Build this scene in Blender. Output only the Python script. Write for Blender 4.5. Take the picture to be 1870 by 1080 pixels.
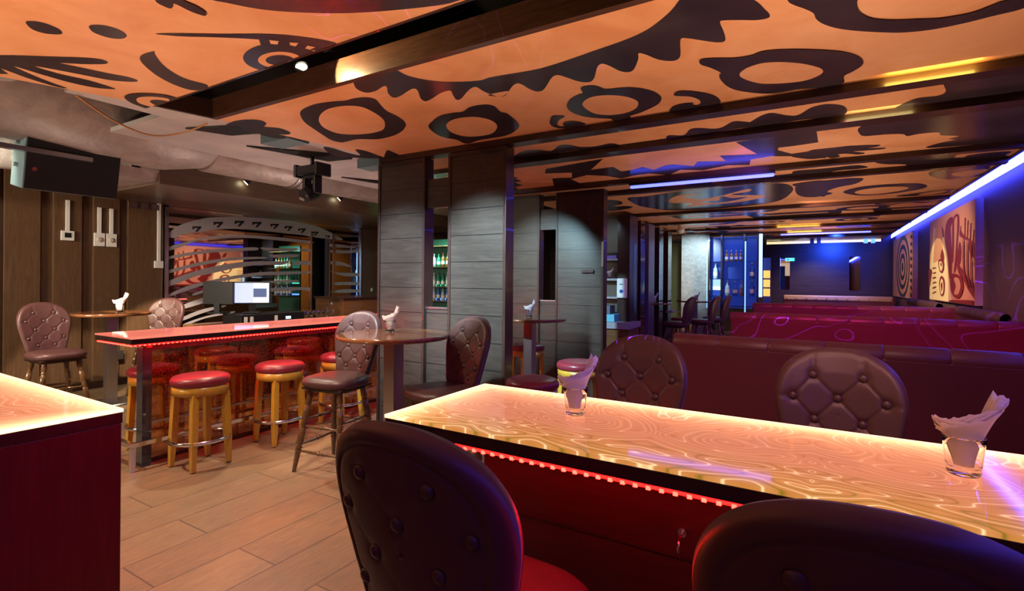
import bpy, bmesh, math, random
from mathutils import Vector, Matrix
from mathutils.geometry import tessellate_polygon
for o in list(bpy.data.objects): bpy.data.objects.remove(o)
S = bpy.context.scene
COL = S.collection
R = math.radians
random.seed(7)

# ------------------------------------------------------------------ camera
F = 928.6; CX = 935.0; CY = 540.0; HY = 512.6; EYE = 1.55
TH = math.atan(551 / F); RO = math.atan(17 / 2116)
fwd = Vector((-math.sin(TH), math.cos(TH), 0)); rgt = Vector((math.cos(TH), math.sin(TH), 0)); up = Vector((0, 0, 1))
r2 = rgt * math.cos(RO) + up * math.sin(RO); u2 = up * math.cos(RO) - rgt * math.sin(RO)
cam = bpy.data.cameras.new('camera'); co = bpy.data.objects.new('camera', cam); COL.objects.link(co)
m = Matrix.Identity(4)
for i in range(3):
    m[i][0] = r2[i]; m[i][1] = u2[i]; m[i][2] = -fwd[i]
m[0][3] = 0; m[1][3] = 0; m[2][3] = EYE
co.matrix_world = m
cam.sensor_width = 36; cam.lens = F / 1870 * 36; cam.shift_y = (HY - CY) / 1870; cam.clip_start = .02
S.camera = co
# ------------------------------------------------------------------ world, exposure, large lights
w = bpy.data.worlds.new('world'); S.world = w; w.use_nodes = True
w.node_tree.nodes['Background'].inputs[0].default_value = (.05, .04, .05, 1); w.node_tree.nodes['Background'].inputs[1].default_value = .3
S.view_settings.view_transform = 'Standard'; S.view_settings.look = 'None'
S.view_settings.exposure = 0.0; S.view_settings.gamma = 1; S.view_settings.use_curve_mapping = False

def light(name, kind, loc, power, color, target=None, size=.1, size_y=None, angle=60, blend=.4):
    l = bpy.data.lights.new(name, kind); l.energy = power; l.color = color
    if kind == 'AREA':
        l.size = size
        if size_y: l.shape = 'RECTANGLE'; l.size_y = size_y
    else: l.shadow_soft_size = size
    if kind == 'SPOT': l.spot_size = R(angle); l.spot_blend = blend
    o = bpy.data.objects.new(name, l); COL.objects.link(o); o.location = loc
    if target is not None:
        o.rotation_euler = (Vector(target) - Vector(loc)).to_track_quat('-Z', 'Y').to_euler()
    return o
# added area fills in the unseen room part behind the camera
light('room_fill_warm', 'AREA', (-1.2, -3.2, 2.5), 5, (1, .72, .5), (-2.2, 3.2, 1.4), 2.5, 1.0)
light('room_fill_side', 'AREA', (-6.3, -2.6, 2.5), 75, (1, .84, .64), (-7.6, 4.0, 1.2), 1.6, 1.0).data.spread = R(75)
# added ceiling fills, placed low behind the camera, bar, tables and booth backs
for (x, y, z, p, t, a) in ((-3.0, -.7, .5, 330, (-3.2, .3, 2.8), 105), (-3.1, 1.15, .4, 150, (-3.1, 1.5, 2.8), 125), (-.33, 2.04, .6, 160, (-.5, 1.8, 2.8), 104), (.6, 2.04, .6, 150, (.6, 1.8, 2.8), 110), (-.6, -.6, .4, 130, (-.5, -.4, 2.8), 95), (-5.6, 4.4, .7, 140, (-5.2, 4.4, 2.9), 130), (-6.3, 2.4, .4, 60, (-5.6, 2.4, 2.9), 120),
                           (.2, 4.9, .5, 260, (.1, 5.0, 2.8), 118), (.2, 7.9, .5, 230, (-.6, 8.0, 2.8), 130), (.2, 11.4, .5, 230, (-.8, 11.6, 2.8), 130), (.2, 14.0, .5, 110, (-.8, 13.6, 2.8), 100),):
    light('ceiling_fill', 'SPOT', (x, y, z), p * .62, (1, .74, .54) if x > -4 else (1, .80, .72), t, .08, None, a, .9)
# added fill spots over the bar floor, left wall and behind the bar
for (x, y, p, t) in ((-4.9, 1.0, 230, (-3.6, 1.5, 0)), (-4.7, 2.9, 160, (-3.9, 3.0, 0)), (-3.0, 2.05, 110, (-2.9, 2.0, 0)), (-6.2, 1.2, 80, (-8.4, 3.0, 1.0)),  (-5.75, 3.3, 150, (-5.6, 3.5, 0)), (-5.75, 5.0, 120, (-5.6, 4.8, 0))):
    light('floor_fill', 'SPOT', (x, y, 2.78), p, (1, .82, .6), t, .06, None, 95, .7)
light('chair_spot', 'SPOT', (-6.5, 2.2, 2.72), 1000, (1, .80, .55), (-7.62, 3.55, 1.1), .02, None, 34, .25)
light('chair_spot', 'SPOT', (-5.7, 1.0, 2.72), 520, (1, .80, .60), (-7.1, 2.15, 1.1), .02, None, 30, .25)
light('chair_spot', 'SPOT', (-2.7, 1.4, 2.72), 170, (1, .80, .68), (-3.35, 3.0, 1.0), .02, None, 40, .3)
light('chair_spot', 'SPOT', (.4, .9, 2.74), 90, (1, .45, .38), (-.2, 2.4, 1.1), .05, None, 50, .8)  # added soft fill for the chairs across the glowing table
# cold spots that wash the screens
light('screen_spot', 'SPOT', (-2.2, 2.1, 2.76), 1700, (.52, .85, 1), (-2.60, 3.81, 1.55), .04, None, 44, .8)
light('screen_spot', 'SPOT', (-3.5, 2.08, 2.76), 800, (.6, .85, 1), (-3.55, 3.81, 1.4), .04, None, 50, .8)
light('screen_spot', 'SPOT', (-3.1, 4.3, 2.70), 1000, (.5, .85, 1), (-3.2, 6.2, 1.6), .04, None, 50, .8)
light('screen_spot', 'SPOT', (-2.85, 4.3, 2.70), 200, (.5, .85, 1), (-2.75, 6.2, 1.6), .04, None, 34, .8)
light('screen_spot', 'SPOT', (-2.5, 11.9, 2.72), 420, (.6, .85, .95), (-2.7, 13.6, 1.9), .04, None, 60, .8)
light('seat_fill', 'SPOT', (.1, 2.03, 2.78), 32, (1, .52, .42), (.3, 3.3, 1.0), .06, None, 75, .8)  # added fill that lifts the nearest booth and the chairs before it
light('green_wash', 'SPOT', (-5.0, 6.6, 2.3), 30, (.1, 1, .35), (-6.1, 6.7, 2.85), .05, None, 60, .9)
light('desk_fill', 'SPOT', (-5.4, 4.9, 2.72), 130, (1, .7, .4), (-6.35, 5.9, 1.0), .05, None, 60, .6)  # added fill that brightens the desk box
light('amber_wash', 'SPOT', (-4.9, 9.4, 2.7), 420, (1, .55, .14), (-3.36, 10.8, 1.4), .05, None, 75, .6)
light('party_spot', 'SPOT', (.2, 4.3, 2.72), 260, (1, .03, .30), (.5, 6.6, .8), .05, None, 80, .8)
light('party_spot', 'SPOT', (.2, 7.6, 2.72), 160, (1, .03, .35), (.5, 9.9, .8), .05, None, 80, .8)
light('party_spot', 'SPOT', (-.4, 4.9, 2.72), 110, (.30, .08, 1), (-2.6, 9.5, 1.7), .05, None, 60, .8)
light('painting_spot', 'SPOT', (-.9, 10.9, 2.72), 260, (1, .86, .42), (1.84, 11.35, 1.45), .01, None, 34, .05)
light('painting_fill', 'SPOT', (-.4, 8.9, 2.72), 260, (1, .65, .5), (1.84, 10.2, 1.8), .05, None, 70, .8)
light('painting_fill', 'SPOT', (-.2, 13.0, 2.72), 200, (1, .7, .6), (1.84, 15.3, 1.9), .05, None, 60, .8)
light('bench_fill', 'SPOT', (.3, 7.2, 2.72), 90, (1, .6, .5), (1.75, 8.0, 1.2), .05, None, 50, .8)
def laser(loc, target, power, angle, seed, scale=3.0, col=(.22, .03, 1)):
    o = light('laser_projector', 'SPOT', loc, power, col, target, .002, None, angle, .3)
    l = o.data; l.use_nodes = True; n = l.node_tree.nodes; k = l.node_tree.links
    em = [x for x in n if x.type == 'EMISSION'][0]
    tc = n.new('ShaderNodeTexCoord'); mp = n.new('ShaderNodeMapping'); mp.inputs['Location'].default_value = (seed, seed * .37, 0); k.new(tc.outputs['Normal'], mp.inputs['Vector'])
    nz = n.new('ShaderNodeTexNoise'); nz.inputs['Scale'].default_value = scale; nz.inputs['Detail'].default_value = .6; nz.inputs['Distortion'].default_value = .8; k.new(mp.outputs[0], nz.inputs['Vector'])
    a = n.new('ShaderNodeMath'); a.operation = 'MULTIPLY'; a.inputs[1].default_value = 10; k.new(nz.outputs['Fac'], a.inputs[0])
    f = n.new('ShaderNodeMath'); f.operation = 'FRACT'; k.new(a.outputs[0], f.inputs[0])
    d = n.new('ShaderNodeMath'); d.operation = 'COMPARE'; d.inputs[1].default_value = .5; d.inputs[2].default_value = .022; k.new(f.outputs[0], d.inputs[0])
    s_ = n.new('ShaderNodeMath'); s_.operation = 'MULTIPLY'; s_.inputs[1].default_value = 1.0; k.new(d.outputs[0], s_.inputs[0]); k.new(s_.outputs[0], em.inputs['Strength'])
laser((-.6, 4.4, 2.70), (.5, 6.6, .9), 1900, 62, 1.3, 4.5)
laser((-1.6, 3.3, 2.72), (-.75, 2.5, 1.15), 1200, 34, 2.1, 9)
laser((-1.6, .6, 1.9), (-2.2, 3.4, 2.8), 130, 60, 4.4, 3.0, (.4, .06, 1))

# ------------------------------------------------------------------ pixel -> plane helpers (used to measure the painted patterns)
_c, _s = math.cos(RO), math.sin(RO)
def lv(u, v):
    dx, dy = u - CX, v - CY
    return CX + dx * _c + dy * _s, CY + dy * _c - dx * _s
def at(u, v, z):
    u, v = lv(u, v); d = F * (z - EYE) / (HY - v); s = (u - CX) / F
    return (d * (fwd.x + s * rgt.x), d * (fwd.y + s * rgt.y))
def onx(u, v, X):
    u, v = lv(u, v); s = (u - CX) / F; d = X / (fwd.x + s * rgt.x)
    return (d * (fwd.y + s * rgt.y), EYE + d * (HY - v) / F)

# ------------------------------------------------------------------ materials
MATS = {}
def nodes(m): return m.node_tree.nodes, m.node_tree.links
def mat(name, col=(.5, .5, .5), rough=.5, metal=0, spec=.5, emit=None, es=0, alpha=1, trans=0, ior=1.45, coat=0):
    m = bpy.data.materials.new(name); m.use_nodes = True
    b = m.node_tree.nodes['Principled BSDF']
    b.inputs['Base Color'].default_value = (*col, 1); b.inputs['Roughness'].default_value = rough
    b.inputs['Metallic'].default_value = metal; b.inputs['Specular IOR Level'].default_value = spec
    b.inputs['IOR'].default_value = ior; b.inputs['Transmission Weight'].default_value = trans
    b.inputs['Coat Weight'].default_value = coat; b.inputs['Alpha'].default_value = alpha
    if emit: b.inputs['Emission Color'].default_value = (*emit, 1); b.inputs['Emission Strength'].default_value = es
    MATS[name] = m
    return m
def coords(m, scale=(1, 1, 1), kind='Object', rot=(0, 0, 0)):
    n, l = nodes(m); tc = n.new('ShaderNodeTexCoord'); mp = n.new('ShaderNodeMapping')
    mp.inputs['Scale'].default_value = scale; mp.inputs['Rotation'].default_value = rot
    l.new(tc.outputs[kind], mp.inputs['Vector']); return mp.outputs['Vector']
def noise(m, vec, scale=5, detail=3, dist=0, rough=.5):
    n, l = nodes(m); t = n.new('ShaderNodeTexNoise'); t.inputs['Scale'].default_value = scale
    t.inputs['Detail'].default_value = detail; t.inputs['Distortion'].default_value = dist; t.inputs['Roughness'].default_value = rough
    l.new(vec, t.inputs['Vector']); return t.outputs['Fac']
def ramp(m, fac, stops, interp='LINEAR'):
    n, l = nodes(m); r = n.new('ShaderNodeValToRGB'); r.color_ramp.interpolation = interp
    e = r.color_ramp.elements
    while len(e) > 1: e.remove(e[-1])
    e[0].position = stops[0][0]; e[0].color = (*stops[0][1], 1)
    for p, c in stops[1:]:
        x = e.new(p); x.color = (*c, 1)
    l.new(fac, r.inputs['Fac']); return r.outputs['Color']
def bump(m, h, strength=.2, dist=.01):
    n, l = nodes(m); b = n.new('ShaderNodeBump'); b.inputs['Strength'].default_value = strength; b.inputs['Distance'].default_value = dist
    l.new(h, b.inputs['Height']); l.new(b.outputs['Normal'], n['Principled BSDF'].inputs['Normal'])
def setc(m, out, sock='Base Color'):
    m.node_tree.links.new(out, m.node_tree.nodes['Principled BSDF'].inputs[sock])
def mathn(m, op, a, b=None, c=None, clamp=False):
    n, l = nodes(m); x = n.new('ShaderNodeMath'); x.operation = op; x.use_clamp = clamp
    for i, v in enumerate((a, b, c)):
        if v is None: continue
        if isinstance(v, (int, float)): x.inputs[i].default_value = v
        else: l.new(v, x.inputs[i])
    return x.outputs[0]
def mixc(m, fac, a, b, mode='MIX'):
    n, l = nodes(m); x = n.new('ShaderNodeMix'); x.data_type = 'RGBA'; x.blend_type = mode
    for s, v in ((x.inputs['Factor'], fac), (x.inputs[6], a), (x.inputs[7], b)):
        if isinstance(v, (int, float)): s.default_value = v
        elif isinstance(v, tuple): s.default_value = (*v, 1)
        else: l.new(v, s)
    return x.outputs[2]
def wood(name, dark, light, rough, scale, rot=(0, 0, 0), bumpy=.12, coat=0, spec=.5):
    m = mat(name, dark, rough, coat=coat, spec=spec)
    v = coords(m, scale, rot=rot)
    f = noise(m, v, 3, 6, 1.2, .65)
    setc(m, ramp(m, f, [(.3, dark), (.55, tuple((a + b) / 2 for a, b in zip(dark, light))), (.75, light)]))
    bump(m, f, bumpy, .004)
    return m
leather = mat('brown_leather', (.070, .028, .027), .42); bump(leather, noise(leather, coords(leather, (1, 1, 1)), 260, 3), .12, .002)
leather_red = mat('burgundy_leather', (.11, .022, .028), .38); bump(leather_red, noise(leather_red, coords(leather_red), 220, 3), .12, .002)
stool_leather = mat('stool_leather', (.20, .022, .034), .34); bump(stool_leather, noise(stool_leather, coords(stool_leather), 220, 3), .12, .002)
leather_cream = mat('tan_leather', (.5, .3, .19), .4)
wall_wood = wood('wall_veneer', (.085, .045, .022), (.16, .088, .044), .38, (14, 14, 1.2), coat=.1)
screen_wood = wood('screen_planks', (.026, .017, .014), (.055, .037, .029), .33, (.9, 3, 9), bumpy=.10)
def plankify(m, h=.245, off=0):
    n, l = nodes(m); sp = n.new('ShaderNodeSeparateXYZ'); tc = n.new('ShaderNodeTexCoord'); l.new(tc.outputs['Object'], sp.inputs[0])
    t = mathn(m, 'FRACT', mathn(m, 'DIVIDE', mathn(m, 'ADD', sp.outputs['Z'], off), h))
    g = mathn(m, 'LESS_THAN', t, .03)
    old = m.node_tree.nodes['Principled BSDF'].inputs['Base Color'].links[0].from_socket
    setc(m, mixc(m, g, old, (.006, .004, .004)))
plankify(screen_wood)
frame_wood = wood('dark_frame_wood', (.022, .010, .008), (.045, .020, .016), .3, (6, 6, 1.5), coat=.2)
beam_wood = wood('beam_wood', (.020, .007, .005), (.050, .017, .009), .34, (1.2, 10, 10), coat=.25)
body_wood = wood('bar_body_wood', (.075, .006, .005), (.13, .014, .010), .4, (12, 12, 1), coat=.1)
front_wood = wood('bar_front_wood', (.016, .006, .005), (.034, .012, .009), .34, (1.2, 12, 12), coat=.1)
stool_wood = wood('honey_wood', (.42, .21, .022), (.60, .345, .045), .3, (20, 20, 3), bumpy=.08, coat=.3)
table_wood = wood('table_veneer', (.15, .055, .02), (.30, .12, .045), .16, (2, 14, 8), bumpy=.02, coat=.6)
turned_wood = wood('turned_wood', (.075, .036, .016), (.16, .08, .030), .2, (20, 20, 3), bumpy=.03, coat=.7)
back_wood = wood('counter_wood', (.10, .045, .018), (.20, .09, .035), .3, (1.5, 1.5, 14), coat=.2)
chrome = mat('chrome', (.72, .74, .78), .16, 1)
steel = mat('brushed_steel', (.5, .5, .52), .32, 1)
black = mat('black_plastic', (.012, .012, .014), .35)
blackm = mat('black_grille', (.010, .010, .012), .6)
teal_grey = mat('grey_cabinet_side', (.10, .16, .18), .5)
white = mat('white_plastic', (.75, .75, .73), .35)
orange = mat('orange_ceiling_paint', (.78, .34, .13), .42)
_f = noise(orange, coords(orange), 2.2, 6, .6, .6)
setc(orange, ramp(orange, _f, [(.3, (.66, .26, .10)), (.5, (.75, .33, .145)), (.72, (.82, .40, .20))]))
ink = mat('dark_ceiling_paint', (.030, .018, .024), .22, spec=.6)
setc(ink, ramp(ink, noise(ink, coords(ink), 3, 4, .4), [(.3, (.022, .014, .022)), (.7, (.050, .030, .034))]))
concrete = mat('painted_slab', (.42, .36, .34), .6)
setc(concrete, ramp(concrete, noise(concrete, coords(concrete), 3, 5), [(.3, (.36, .31, .30)), (.7, (.50, .43, .40))]))
void = mat('dark_void', (.012, .010, .010), .35)
ductm = mat('duct_wrap', (.36, .30, .27), .42, .15)
_f = noise(ductm, coords(ductm), 4, 6, .8, .6)
setc(ductm, ramp(ductm, _f, [(.3, (.27, .21, .19)), (.7, (.43, .35, .31))])); bump(ductm, _f, .45, .03)
foil = mat('crinkled_foil_wrap', (.55, .52, .50), .38, .35)
_f = noise(foil, coords(foil), 9, 8, 1.5, .7); bump(foil, _f, .8, .03)
soffit_m = wood('soffit_laminate', (.10, .065, .045), (.17, .115, .08), .35, (8, 1, 8))
wall_paint = mat('plum_wall_paint', (.11, .055, .065), .55); bump(wall_paint, noise(wall_paint, coords(wall_paint), 90, 3), .15, .003)
olive = mat('olive_wall_paint', (.10, .085, .02), .6)
mirror = mat('mirror', (.80, .80, .80), .015, 1)
frost = mat('frosted_stripe', (.42, .38, .43), .45, .1)
glass = mat('clear_glass', (1, 1, 1), .0, trans=1, ior=1.45)
shelf_glass = mat('shelf_glass', (.75, .95, .95), .02, trans=1, ior=1.3)
paper = mat('napkin_paper', (.80, .74, .72), .8); paper.node_tree.nodes['Principled BSDF'].inputs['Subsurface Weight'].default_value = .15
panel_cream = mat('painting_cream', (.80, .66, .40), .5)
panel_rose = mat('painting_rose', (.62, .30, .17), .5)
panel_red = mat('painting_red', (.22, .022, .015), .45)
panel_side = mat('canvas_side', (.42, .38, .48), .6)
panel_dark = mat('painting_dark', (.03, .03, .04), .5)
red_led = mat('red_led', (.4, .02, .01), .3, emit=(1, .0030, .0018), es=150)
red_tube = mat('red_led_sleeve', (.5, .02, .01), .3, emit=(1, .0012, .0010), es=45)
blue_led = mat('blue_led', (.2, .2, .5), .3, emit=(.04, .055, 1), es=30)
blue_tube = mat('blue_tube', (.2, .2, .6), .3, emit=(.07, .09, 1), es=5)
lamp_glow = mat('lamp_glow', (.8, .8, .8), .3, emit=(1, .92, .6), es=12)
amber_glow = mat('amber_light_box', (.8, .5, .1), .4, emit=(1, .55, .10), es=1.0)
exit_green = mat('exit_sign_green', (.1, .6, .4), .4, emit=(.12, .9, .6), es=1.6)
window_glow = mat('window_light', (.8, .8, .7), .4, emit=(.95, .8, .42), es=1.1)
blue_glow = mat('blue_light_strip', (.3, .5, .8), .4, emit=(.12, .32, 1), es=2.0)
ice_glow = mat('ice_light_panel', (.7, .9, .95), .4, emit=(.5, .85, 1), es=.9)
green_glow = mat('green_back_light', (.2, .8, .6), .4, emit=(.12, .75, .55), es=1.1)
grey_box = mat('register_grey', (.10, .11, .14), .45)
teal_box = mat('teal_box', (.12, .45, .55), .45)
counter_grey = mat('grey_worktop', (.30, .29, .32), .4)

# floor: wood-look tiles running along y
floor_m = mat('wood_look_tiles', (.3, .2, .13), .42)
n, l = nodes(floor_m)
v = coords(floor_m, (1, 1, 1), rot=(0, 0, R(90)))
br = n.new('ShaderNodeTexBrick'); br.offset = .37; br.inputs['Scale'].default_value = 1
br.inputs['Brick Width'].default_value = 1.18; br.inputs['Row Height'].default_value = .332; br.inputs['Mortar Size'].default_value = .0045; br.inputs['Mortar Smooth'].default_value = 0
br.inputs['Color1'].default_value = (.30, .205, .12, 1); br.inputs['Color2'].default_value = (.225, .155, .098, 1); br.inputs['Mortar'].default_value = (.12, .08, .06, 1)
br.inputs['Bias'].default_value = 0
mp = n.new('ShaderNodeMapping'); mp.inputs['Location'].default_value = (.1, .17, 0); l.new(v, mp.inputs['Vector']); l.new(mp.outputs[0], br.inputs['Vector'])
g = noise(floor_m, coords(floor_m, (9, 1.6, 1)), 4, 6, .7, .7)
gg = noise(floor_m, coords(floor_m, (1, 1, 1)), 1.6, 5, .5, .6)
c = mixc(floor_m, .5, br.outputs['Color'], ramp(floor_m, g, [(.3, (.62, .60, .58)), (.7, (1.3, 1.25, 1.2))]), 'MULTIPLY')
c = mixc(floor_m, .7, c, ramp(floor_m, gg, [(.35, (.82, .84, .9)), (.65, (1.25, 1.12, 1.0))]), 'MULTIPLY')
setc(floor_m, c); bump(floor_m, br.outputs['Fac'], .25, .003)

# bronze speckled glass of the bar front
speck = bpy.data.materials.new('amber_speckled_glass'); speck.use_nodes = True; MATS['speck'] = speck
n, l = nodes(speck); n.clear()
out = n.new('ShaderNodeOutputMaterial'); tr = n.new('ShaderNodeBsdfTransparent'); tr.inputs[0].default_value = (.72, .48, .30, 1)
gl = n.new('ShaderNodeBsdfGlossy'); gl.inputs[0].default_value = (.9, .75, .6, 1); gl.inputs[1].default_value = .02
df = n.new('ShaderNodeBsdfDiffuse'); df.inputs[0].default_value = (.80, .42, .14, 1)
tc = n.new('ShaderNodeTexCoord'); vo = n.new('ShaderNodeTexVoronoi'); vo.inputs['Scale'].default_value = 110; l.new(tc.outputs['Object'], vo.inputs['Vector'])
cr_ = n.new('ShaderNodeValToRGB'); cr_.color_ramp.elements[0].position = .16; cr_.color_ramp.elements[0].color = (.8, .8, .8, 1); cr_.color_ramp.elements[1].position = .3; cr_.color_ramp.elements[1].color = (0, 0, 0, 1)
l.new(vo.outputs['Distance'], cr_.inputs[0])
m1 = n.new('ShaderNodeMixShader'); l.new(cr_.outputs[0], m1.inputs[0]); l.new(tr.outputs[0], m1.inputs[1]); l.new(df.outputs[0], m1.inputs[2])
m2 = n.new('ShaderNodeMixShader'); m2.inputs[0].default_value = .14; l.new(m1.outputs[0], m2.inputs[1]); l.new(gl.outputs[0], m2.inputs[2]); l.new(m2.outputs[0], out.inputs[0])

# back-lit marbled acrylic
def marble(name, x0, x1, y0, y1, strength, edge, tint=(1, 1, 1), plain=False):
    m = mat(name, (.03, .015, .012), .06, spec=.5)
    n, l = nodes(m); tc = n.new('ShaderNodeTexCoord'); sp = n.new('ShaderNodeSeparateXYZ'); l.new(tc.outputs['Object'], sp.inputs[0])
    X, Y = sp.outputs['X'], sp.outputs['Y']
    # mirror-repeat along x for the symmetric figures
    px = mathn(m, 'MULTIPLY', mathn(m, 'PINGPONG', X, .42), .72)
    cb = n.new('ShaderNodeCombineXYZ'); l.new(px, cb.inputs[0]); l.new(Y, cb.inputs[1])
    nz = n.new('ShaderNodeTexNoise'); nz.inputs['Scale'].default_value = 2.6; nz.inputs['Detail'].default_value = .8; nz.inputs['Distortion'].default_value = 2.2
    l.new(cb.outputs[0], nz.inputs['Vector'])
    wv = mathn(m, 'FRACT', mathn(m, 'MULTIPLY', nz.outputs['Fac'], 15))
    nz2 = n.new('ShaderNodeTexNoise'); nz2.inputs['Scale'].default_value = 2.0; nz2.inputs['Detail'].default_value = 2; nz2.inputs['Distortion'].default_value = 1.5
    l.new(cb.outputs[0], nz2.inputs['Vector'])
    base = ramp(m, wv, [(0, (.92, .28, .14)), (.28, (.86, .24, .11)), (.40, (.55, .13, .05)), (.48, (.84, .24, .11)), (.84, (.94, .30, .15)), (.90, (1.6, .90, .60)), (.95, (.95, .33, .18)), (1, (.92, .28, .14))])
    soft = (.92, .28, .145)
    c = mixc(m, ramp(m, nz2.outputs['Fac'], [(.35, (.15, .15, .15)), (.6, (.95, .95, .95))]), soft, base)
    # amber/green swirls towards the guest side
    yn = mathn(m, 'DIVIDE', mathn(m, 'SUBTRACT', Y, y0), y1 - y0)
    side = mathn(m, 'SUBTRACT', 1, mathn(m, 'DIVIDE', yn, .36), clamp=True)
    am = ramp(m, wv, [(0, (.88, .34, .09)), (.26, (.80, .30, .06)), (.38, (.36, .22, .02)), (.48, (.84, .33, .08)), (.80, (.92, .38, .11)), (.88, (1.7, 1.1, .55)), (.94, (.92, .38, .12)), (1, (.88, .34, .09))])
    c = mixc(m, side, c, am)
    # light strips hidden along the rim
    dx = mathn(m, 'MINIMUM', mathn(m, 'SUBTRACT', X, x0), mathn(m, 'SUBTRACT', x1, X))
    dy = mathn(m, 'SUBTRACT', y1, Y)
    d = mathn(m, 'MINIMUM', dx, dy)
    e1 = mathn(m, 'POWER', 2.718, mathn(m, 'MULTIPLY', d, -13.0))
    c = mixc(m, mathn(m, 'MULTIPLY', e1, 1.0), c, (1.0, .58, .26))
    st = mathn(m, 'ADD', strength, mathn(m, 'MULTIPLY', e1, edge))
    if plain: c = mixc(m, .88, c, plain)
    b = n['Principled BSDF']; l.new(c, b.inputs['Emission Color']); l.new(st, b.inputs['Emission Strength'])
    return m

# ------------------------------------------------------------------ mesh helpers
class MB:
    def __init__(self): self.v = []; self.f = []; self.mi = []; self.sm = []
    def add(self, vs, fs, mi=0, smooth=False):
        o = len(self.v); self.v += [tuple(p) for p in vs]
        for f in fs: self.f.append(tuple(i + o for i in f)); self.mi.append(mi); self.sm.append(smooth)
    def box(self, x0, x1, y0, y1, z0, z1, mi=0):
        self.add([(x, y, z) for z in (z0, z1) for y in (y0, y1) for x in (x0, x1)],
                 [(0, 2, 3, 1), (4, 5, 7, 6), (0, 1, 5, 4), (2, 6, 7, 3), (0, 4, 6, 2), (1, 3, 7, 5)], mi); return self
    def lathe(self, p0, p1, prof, seg=16, mi=0, smooth=True, caps=True):
        p0, p1 = Vector(p0), Vector(p1); ax = (p1 - p0)
        q = ax.to_track_quat('Z', 'X'); L = ax.length; vs = []; fs = []
        for t, r in prof:
            for k in range(seg):
                a = 2 * math.pi * k / seg
                vs.append(p0 + q @ Vector((r * math.cos(a), r * math.sin(a), t * L)))
        for i in range(len(prof) - 1):
            for k in range(seg):
                a, b = i * seg + k, i * seg + (k + 1) % seg
                fs.append((a, b, b + seg, a + seg))
        self.add(vs, fs, mi, smooth)
        if caps:
            n0 = len(prof) * seg
            for base, rev in ((0, True), (n0 - seg, False)):
                ring = [vs[base + k] for k in range(seg)]
                idx = list(range(seg)); self.add(ring, [tuple(reversed(idx)) if rev else tuple(idx)], mi, False)
        return self
    def tube(self, pts, r, seg=8, mi=0, closed=False):
        pts = [Vector(p) for p in pts]; N = len(pts); vs = []; fs = []
        for i, p in enumerate(pts):
            a = pts[(i - 1) % N] if (i or closed) else p; b = pts[(i + 1) % N] if (i < N - 1 or closed) else p
            dd = (b - a).normalized(); ref = Vector((0, 0, 1)) if abs(dd.z) < .9 else Vector((1, 0, 0))
            s1 = dd.cross(ref).normalized(); s2 = s1.cross(dd)
            for k in range(seg):
                an = 2 * math.pi * k / seg; vs.append(p + s1 * (r * math.cos(an)) + s2 * (r * math.sin(an)))
        M = N if closed else N - 1
        for i in range(M):
            j = (i + 1) % N
            for k in range(seg): k2 = (k + 1) % seg; fs.append((i * seg + k, i * seg + k2, j * seg + k2, j * seg + k))
        if not closed: fs += [tuple(reversed(range(seg))), tuple((N - 1) * seg + k for k in range(seg))]
        self.add(vs, fs, mi, True); return self
    def prism(self, poly, z0, z1, mi=0, axis='z'):
        N = len(poly)
        def P(a, b, c):
            return (a, b, c) if axis == 'z' else ((c, a, b) if axis == 'x' else (a, c, b))
        vs = [P(a, b, z0) for a, b in poly] + [P(a, b, z1) for a, b in poly]
        tris = tessellate_polygon([[Vector((a, b, 0)) for a, b in poly]])
        fs = [tuple(t) for t in tris] + [tuple(i + N for i in reversed(t)) for t in tris]
        fs += [(i, (i + 1) % N, (i + 1) % N + N, i + N) for i in range(N)]
        self.add(vs, fs, mi); return self
    def build(self, name, mats, parent=None, bevel=0, seg=2, loc=None):
        me = bpy.data.meshes.new(name); me.from_pydata(self.v, [], self.f)
        if not isinstance(mats, (list, tuple)): mats = [mats]
        for m_ in mats: me.materials.append(m_)
        me.polygons.foreach_set('material_index', self.mi); me.polygons.foreach_set('use_smooth', self.sm); me.update()
        bm = bmesh.new(); bm.from_mesh(me); bmesh.ops.recalc_face_normals(bm, faces=bm.faces); bm.to_mesh(me); bm.free()
        o = bpy.data.objects.new(name, me); COL.objects.link(o)
        if parent: o.parent = parent
        if loc: o.location = loc
        if bevel:
            b = o.modifiers.new('bevel', 'BEVEL'); b.width = bevel; b.segments = seg; b.limit_method = 'ANGLE'; b.angle_limit = R(40); b.harden_normals = False
        return o
ORD = ['first', 'second', 'third', 'fourth', 'fifth', 'sixth', 'seventh', 'eighth']
def tag(o, label=None, cat=None, group=None, kind=None):
    if label: o['label'] = label
    if cat: o['category'] = cat
    if group: o['group'] = group
    if kind: o['kind'] = kind
    return o
def empty(name, loc, label, cat, group=None, rz=0):
    o = bpy.data.objects.new(name, None); COL.objects.link(o); o.location = loc; o.rotation_euler = (0, 0, rz); o.empty_display_size = .1
    return tag(o, label, cat, group)
def kids(o): return [c for c in bpy.data.objects if c.parent == o]
def copy_tree(o, parent=None):
    c = o.copy(); COL.objects.link(c); c.parent = parent
    for ch in kids(o): copy_tree(ch, c)
    return c
def place(proto, used, loc, rz, label, group=None, scale=None):
    o = copy_tree(proto) if used else proto
    o.location = loc; o.rotation_euler = (0, 0, rz); o['label'] = label
    if group: o['group'] = group
    return o
def struct(o): o['kind'] = 'structure'; return o
def bx(name, m_, x0, x1, y0, y1, z0, z1, parent=None, bevel=0):
    # local origin at the base centre for top level; at parent's frame for children
    return MB().box(x0, x1, y0, y1, z0, z1).build(name, m_, parent, bevel)
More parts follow.
